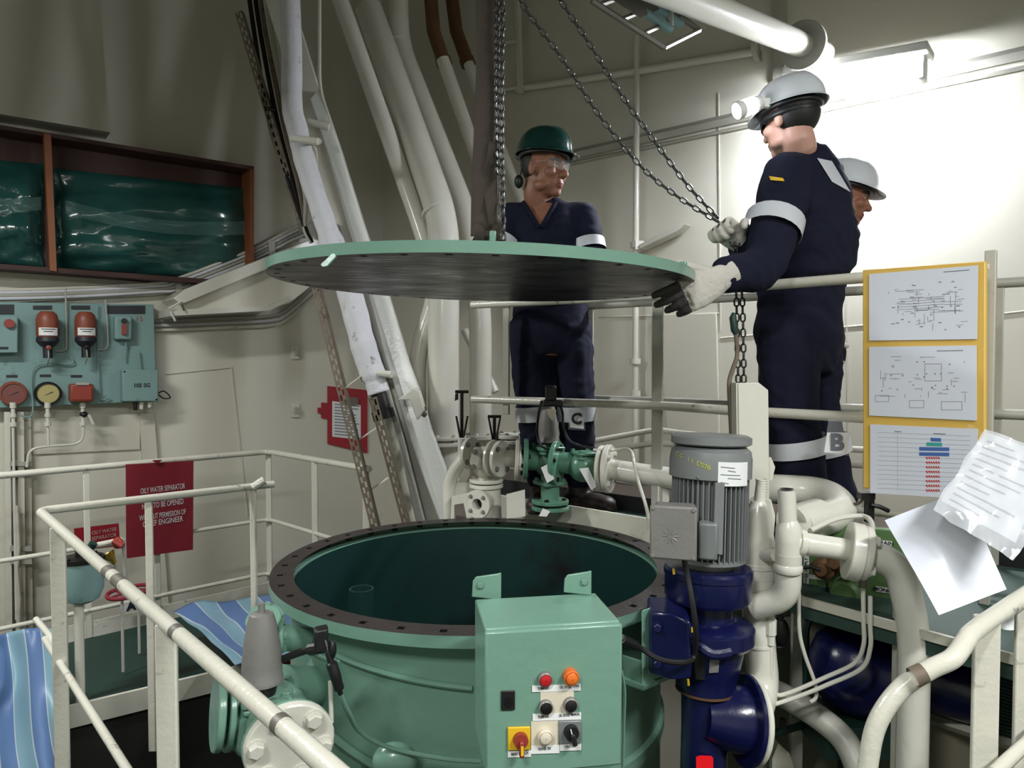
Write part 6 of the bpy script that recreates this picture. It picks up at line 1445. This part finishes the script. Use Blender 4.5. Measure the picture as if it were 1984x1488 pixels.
def person(label, J, bf, hf, hu, hk, skinm, torso, k_arm=1.0, leg_r=(0.105, 0.088, 0.085), seed=0.0, cut=None, group='crew at the lid'):
    lat = ZA.cross(bf).normalized()
    # continuous body
    mb = MB(); L, mf, ax = head_parts(mb, J['head'], hf, hu, hk, J['neck'])
    mb.tube([t[0] for t in torso], [max(0.05, t[1] - 0.016) for t in torso], 20, ref=bf, rb=[max(0.04, t[2] - 0.010) for t in torso])
    for s in 'LR':
        balls(mb, [J['sh' + s], J['el' + s], J['wr' + s]], [0.05, 0.042, 0.03]); balls(mb, [J['hip' + s], J['kn' + s], J['an' + s]], [0.085, 0.06, 0.045])
        balls(mb, [J['neck'], J['sh' + s]], [0.06, 0.05])
    body, _ = vox(mb, 'person', [skinm, lipm, hairm, eyem], None, 0.0058, 6, matfn=mf)
    tag(body, label, 'person', group)
    # coverall
    mb = MB(); mb.tube([t[0] for t in torso], [t[1] for t in torso], 24, ref=bf, rb=[t[2] for t in torso])
    for s in 'LR':
        balls(mb, [J['sh' + s], J['el' + s], J['wr' + s]], [0.080 * k_arm, 0.070 * k_arm, 0.052 * k_arm])
        balls(mb, [J['hip' + s], J['kn' + s], J['an' + s] + ZA * 0.03], list(leg_r))
        balls(mb, [J['neck'] - ZA * 0.05, J['sh' + s]], [0.085, 0.078])
    mb.ell(J['hipL'] * 0.5 + J['hipR'] * 0.5 + ZA * 0.02, (0.18, 0.145, 0.13), (lat, bf, ZA))
    mb.lathe([(0.074, -0.05), (0.078, 0.0), (0.074, 0.035), (0.062, 0.038), (0.062, -0.05)], J['neck'] + ZA * 0.0, (J['head'] - J['neck']).normalized(), 20)
    cov, bvh = vox(mb, 'coverall', navy, body, 0.0105, 4, 0.0105, 9.5, cut=cut, seed=seed)
    return body, bvh, L
# ---- crew member behind the lid (green helmet)
DC = 3.53
def S(px, py, d, a, b): return (P(px, py, d), a, b)
bf = V((0.05, -1, 0)).normalized(); hf = V((0.80, -0.60, -0.06)).normalized(); hu = V((0.03, 0.02, 1)).normalized()
J = dict(head=P(1054, 332, 3.47), neck=P(1046, 402, 3.52), shL=P(1130, 424, 3.53), shR=P(992, 426, 3.53), elL=P(1146, 512, 3.47), elR=P(958, 500, 3.47),
         wrL=P(1128, 530, 3.22), wrR=P(922, 505, 3.24), hipL=P(1106, 640, 3.56), hipR=P(1027, 640, 3.56), knL=P(1117, 800, 3.54), knR=P(1037, 800, 3.54), anL=P(1122, 930, 3.56), anR=P(1048, 930, 3.56))
tor = [S(1066, 690, 3.56, 0.13, 0.12), S(1066, 640, 3.56, 0.185, 0.135), S(1066, 590, 3.55, 0.185, 0.13), S(1066, 540, 3.54, 0.175, 0.125), S(1064, 480, 3.53, 0.19, 0.13), S(1062, 440, 3.53, 0.19, 0.12), S(1058, 412, 3.53, 0.14, 0.10), S(1050, 396, 3.53, 0.08, 0.08)]
def cutC(p):
    x, y, d = proj(p)
    if d > 3.56 or y < 380: return False
    return 392 < y < 440 and (1047 - (440 - y) * 0.62) < x < (1047 + (440 - y) * 0.55)
pc1, bv1, L1 = person('person in navy coverall and green helmet standing behind the lid', J, bf, hf, hu, 1.13, skin, tor, seed=1.0, cut=cutC, leg_r=(0.108, 0.092, 0.078))
hl, LH = helmet(P(1052, 324, 3.47), hf, V((0.03, 0.08, 1)).normalized(), 1.08, helg, pc1, 0.122)
MB().ell(P(1005, 352, 3.47), (0.022, 0.03, 0.032)).build('ear_muff', black, hl)
MB().tube([P(1008, 340, 3.47), P(1012, 318, 3.47)], 0.004, 6).build('strap', black, hl)
mb = MB(); mb.ell(L1(0, -0.030, 0.028), (0.088, 0.088, 0.095), None, 20, 14); mb.build('hair', hairm, pc1, 2)
mb = MB(); mb.grid(lambda u, v: L1(0.078 * math.sin((u - 0.5) * 2.3), 0.048 + 0.062 * math.cos((u - 0.5) * 2.3) - 0.006 * v, 0.030 - 0.042 * v * (1 - 0.25 * abs(2 * u - 1))), 20, 6); gl = mb.build('safety_glasses', clear, pc1, 2, solid=0.0015)
for s in (-1, 1): MB().tube([L1(s * 0.076, 0.066, 0.022), L1(s * 0.084, -0.005, 0.018)], 0.0025, 6).build('temple_arm', clear, gl)
MB().tube([L1(0.078 * math.sin((u - 0.5) * 2.3), 0.0485 + 0.062 * math.cos((u - 0.5) * 2.3), 0.031) for u in [i / 16 for i in range(17)]], 0.0022, 6).build('brow_bar', clear, gl)
for sg_, kx in ((-1, 0.62), (1, 0.55)):
    pts = []
    for k in range(13):
        y = 392 + 49 * k / 12; x = 1047 + sg_ * ((440 - min(y, 440)) * kx + 3); r = ray(x, y).normalized(); h = bv1.ray_cast(CAM, r)
        if h[0] is not None and proj(h[0])[2] < 3.56: pts.append(h[0] - r * 0.002)
    if len(pts) > 2: MB().tube(pts, 0.0105, 10).build('collar_edge', navy, pc1)
for s in 'LR':
    bands(pc1, J['kn' + s], J['an' + s], 0.0, 0.072, 0.098); bands(pc1, J['sh' + s], J['el' + s], 0.62, 0.05, 0.084)
    bootm(pc1, J['an' + s], V((0.75, -0.6, 0)) if s == 'L' else V((-0.2, -1, 0)))
hand(pc1, J['wrL'], V((-0.35, -0.9, -0.15)), V((0, 0.1, -1)), V((-1, 0, 0)), 0.35, 1.05, [gloved])
hand(pc1, J['wrR'], V((0.2, -0.9, -0.1)), V((0, 0.1, -1)), V((1, 0, 0)), 0.35, 1.05, [gloved])
# ---- crew member at the right (white helmet with head lamp)
bf = V((-0.78, 0.62, 0)).normalized(); hf = V((-0.50, 0.86, -0.10)).normalized(); hu = V((-0.05, 0.02, 1)).normalized()
J = dict(head=P(1531, 238, 2.60), neck=P(1548, 302, 2.66), shL=P(1525, 345, 2.54), shR=P(1592, 345, 2.80), elL=P(1480, 505, 2.42), elR=P(1500, 500, 2.78),
         wrL=P(1408, 533, 2.33), wrR=P(1444, 480, 2.56), hipL=P(1528, 660, 2.72), hipR=P(1572, 655, 2.86), knL=P(1532, 815, 2.66), knR=P(1578, 815, 2.86), anL=P(1556, 975, 2.68), anR=P(1610, 975, 2.88))
tor = [S(1545, 720, 2.80, 0.13, 0.13), S(1548, 650, 2.80, 0.185, 0.165), S(1548, 590, 2.79, 0.175, 0.150), S(1552, 540, 2.77, 0.175, 0.155), S(1560, 510, 2.75, 0.195, 0.180), S(1562, 440, 2.71, 0.20, 0.175), S(1560, 370, 2.68, 0.19, 0.15), S(1556, 320, 2.67, 0.15, 0.115), S(1550, 292, 2.66, 0.085, 0.085)]
pb, bv2, L2 = person('person in navy coverall and white helmet with a head lamp, reaching over the rail', J, bf, hf, hu, 0.98, skin2, tor, k_arm=1.12, leg_r=(0.118, 0.100, 0.098), seed=5.0)
hl, LH = helmet(P(1534, 235, 2.60), hf, V((-0.04, -0.05, 1)).normalized(), 0.98, helw, pb, 0.108)
mb = MB(); mb.ell(L2(0, -0.034, 0.022), (0.079, 0.079, 0.085), None, 20, 14); mb.build('hair', hairm, pb, 2)
MB().tube([L2(0.087 * math.sin(a), -0.002 + 0.108 * math.cos(a), 0.020) for a in [2 * math.pi * i / 30 for i in range(30)]], 0.006, 8, closed=True, rb=0.012).build('goggle_strap', black, pb)
MB().ell(L2(0.0, 0.088, 0.006), (0.035, 0.035, 0.026)).build('goggles', black, pb)
hlmp = thing('head_lamp', 'glaring white head lamp on the front of the white helmet', 'lamp', P(1448, 222, 2.52))
ha = (P(1424, 216, 2.52) - P(1478, 196, 2.54)).normalized()
MB().lathe([(0.001, 0), (0.024, 0.0), (0.026, 0.02), (0.028, 0.07), (0.032, 0.085), (0.032, 0.1), (0.028, 0.1)], P(1474, 198, 2.54), ha, 24).build('lamp_body', lampw, hlmp)
MB().lathe([(0.028, 0.094), (0.001, 0.096)], P(1474, 198, 2.54), ha, 24).build('lens', headm, hlmp)
MB().lathe([(0.0285, 0.03), (0.0295, 0.075)], P(1474, 198, 2.54), ha, 24).build('diffuser_sleeve', headm, hlmp)
MB().box(P(1482, 200, 2.55), (0.03, 0.02, 0.03)).build('clip', lampw, hlmp)
bands(pb, J['shL'], J['elL'], 0.60, 0.062, 0.099)
for s in 'LR': bands(pb, J['kn' + s], J['an' + s], 0.30, 0.062, 0.117); bootm(pb, J['an' + s], V((-0.78, 0.62, 0)))
decal(bv2, [(1583, 306), (1612, 312), (1648, 372), (1612, 352)], 10, 10, 0.006, 'back_stripe', reflect, pb)
decal(bv2, [(1490, 341), (1517, 345), (1520, 351), (1493, 349)], 6, 3, 0.005, 'name_tape', yelp, pb)
MB().tube([J['wrL'] + V((0.012, 0.006, 0.0)), J['wrL'] - V((0.028, 0.012, 0.0))], [0.05, 0.046], 20).build('glove_cuff', glove, pb)
hand(pb, P(1398, 538, 2.30), V((-0.80, -0.10, -0.42)), V((-0.25, 0.85, -0.10)), V((-0.3, 0, 1)), [0.25, 0.35, 0.5, 0.6], 1.38, [glove, gloved], 0.098, tcurl=0.5, palm=0.5)
hand(pb, P(1436, 474, 2.545), V((-0.72, -0.25, 0.55)), V((-0.35, -0.65, -0.55)), V((-0.2, -0.2, 1)), [1.2, 1.25, 1.25, 1.25], 1.2, [glove, gloved], 0.105, tcurl=0.6, palm=0.5)
# ---- third crew member, mostly hidden
bf = V((0.95, -0.3, 0)).normalized(); hf = V((0.93, -0.30, -0.25)).normalized(); hu = V((0.2, 0, 1)).normalized()
J = dict(head=P(1636, 386, 3.18), neck=P(1612, 436, 3.22), shL=P(1585, 470, 3.36), shR=P(1600, 475, 3.06), elL=P(1585, 560, 3.38), elR=P(1592, 570, 3.05),
         wrL=P(1590, 640, 3.3), wrR=P(1590, 640, 3.1), hipL=P(1570, 690, 3.32), hipR=P(1572, 690, 3.12), knL=P(1568, 850, 3.32), knR=P(1570, 850, 3.12), anL=V((0, 0, 0)), anR=V((0, 0, 0)))
for s, d_ in (('L', 3.32), ('R', 3.12)):
    q = P(1568, 900, d_); J['an' + s] = V((q.x, q.y, 0.9))
tor = [S(1570, 720, 3.22, 0.13, 0.12), S(1570, 680, 3.22, 0.17, 0.13), S(1572, 610, 3.22, 0.16, 0.12), S(1578, 530, 3.22, 0.18, 0.13), S(1588, 475, 3.22, 0.17, 0.11), S(1604, 440, 3.22, 0.08, 0.08)]
p3, bv3, L3 = person('person in a plain white helmet, mostly hidden behind the taller one', J, bf, hf, hu, 0.98, skin, tor, seed=9.0)
hl, LH = helmet(P(1632, 384, 3.18), hf, V((0.22, 0, 1)).normalized(), 0.98, helw, p3, 0.125)
mb = MB(); mb.ell(L3(0, -0.030, 0.026), (0.08, 0.08, 0.085), None, 20, 14); mb.build('hair', hairm, p3, 2)
for s in 'LR':
    hand(p3, J['wr' + s], V((0.3, 0, -1)), V((0.8, 0, 0)), V((0.3, -1, 0)), 0.3, 1.05, [glove])
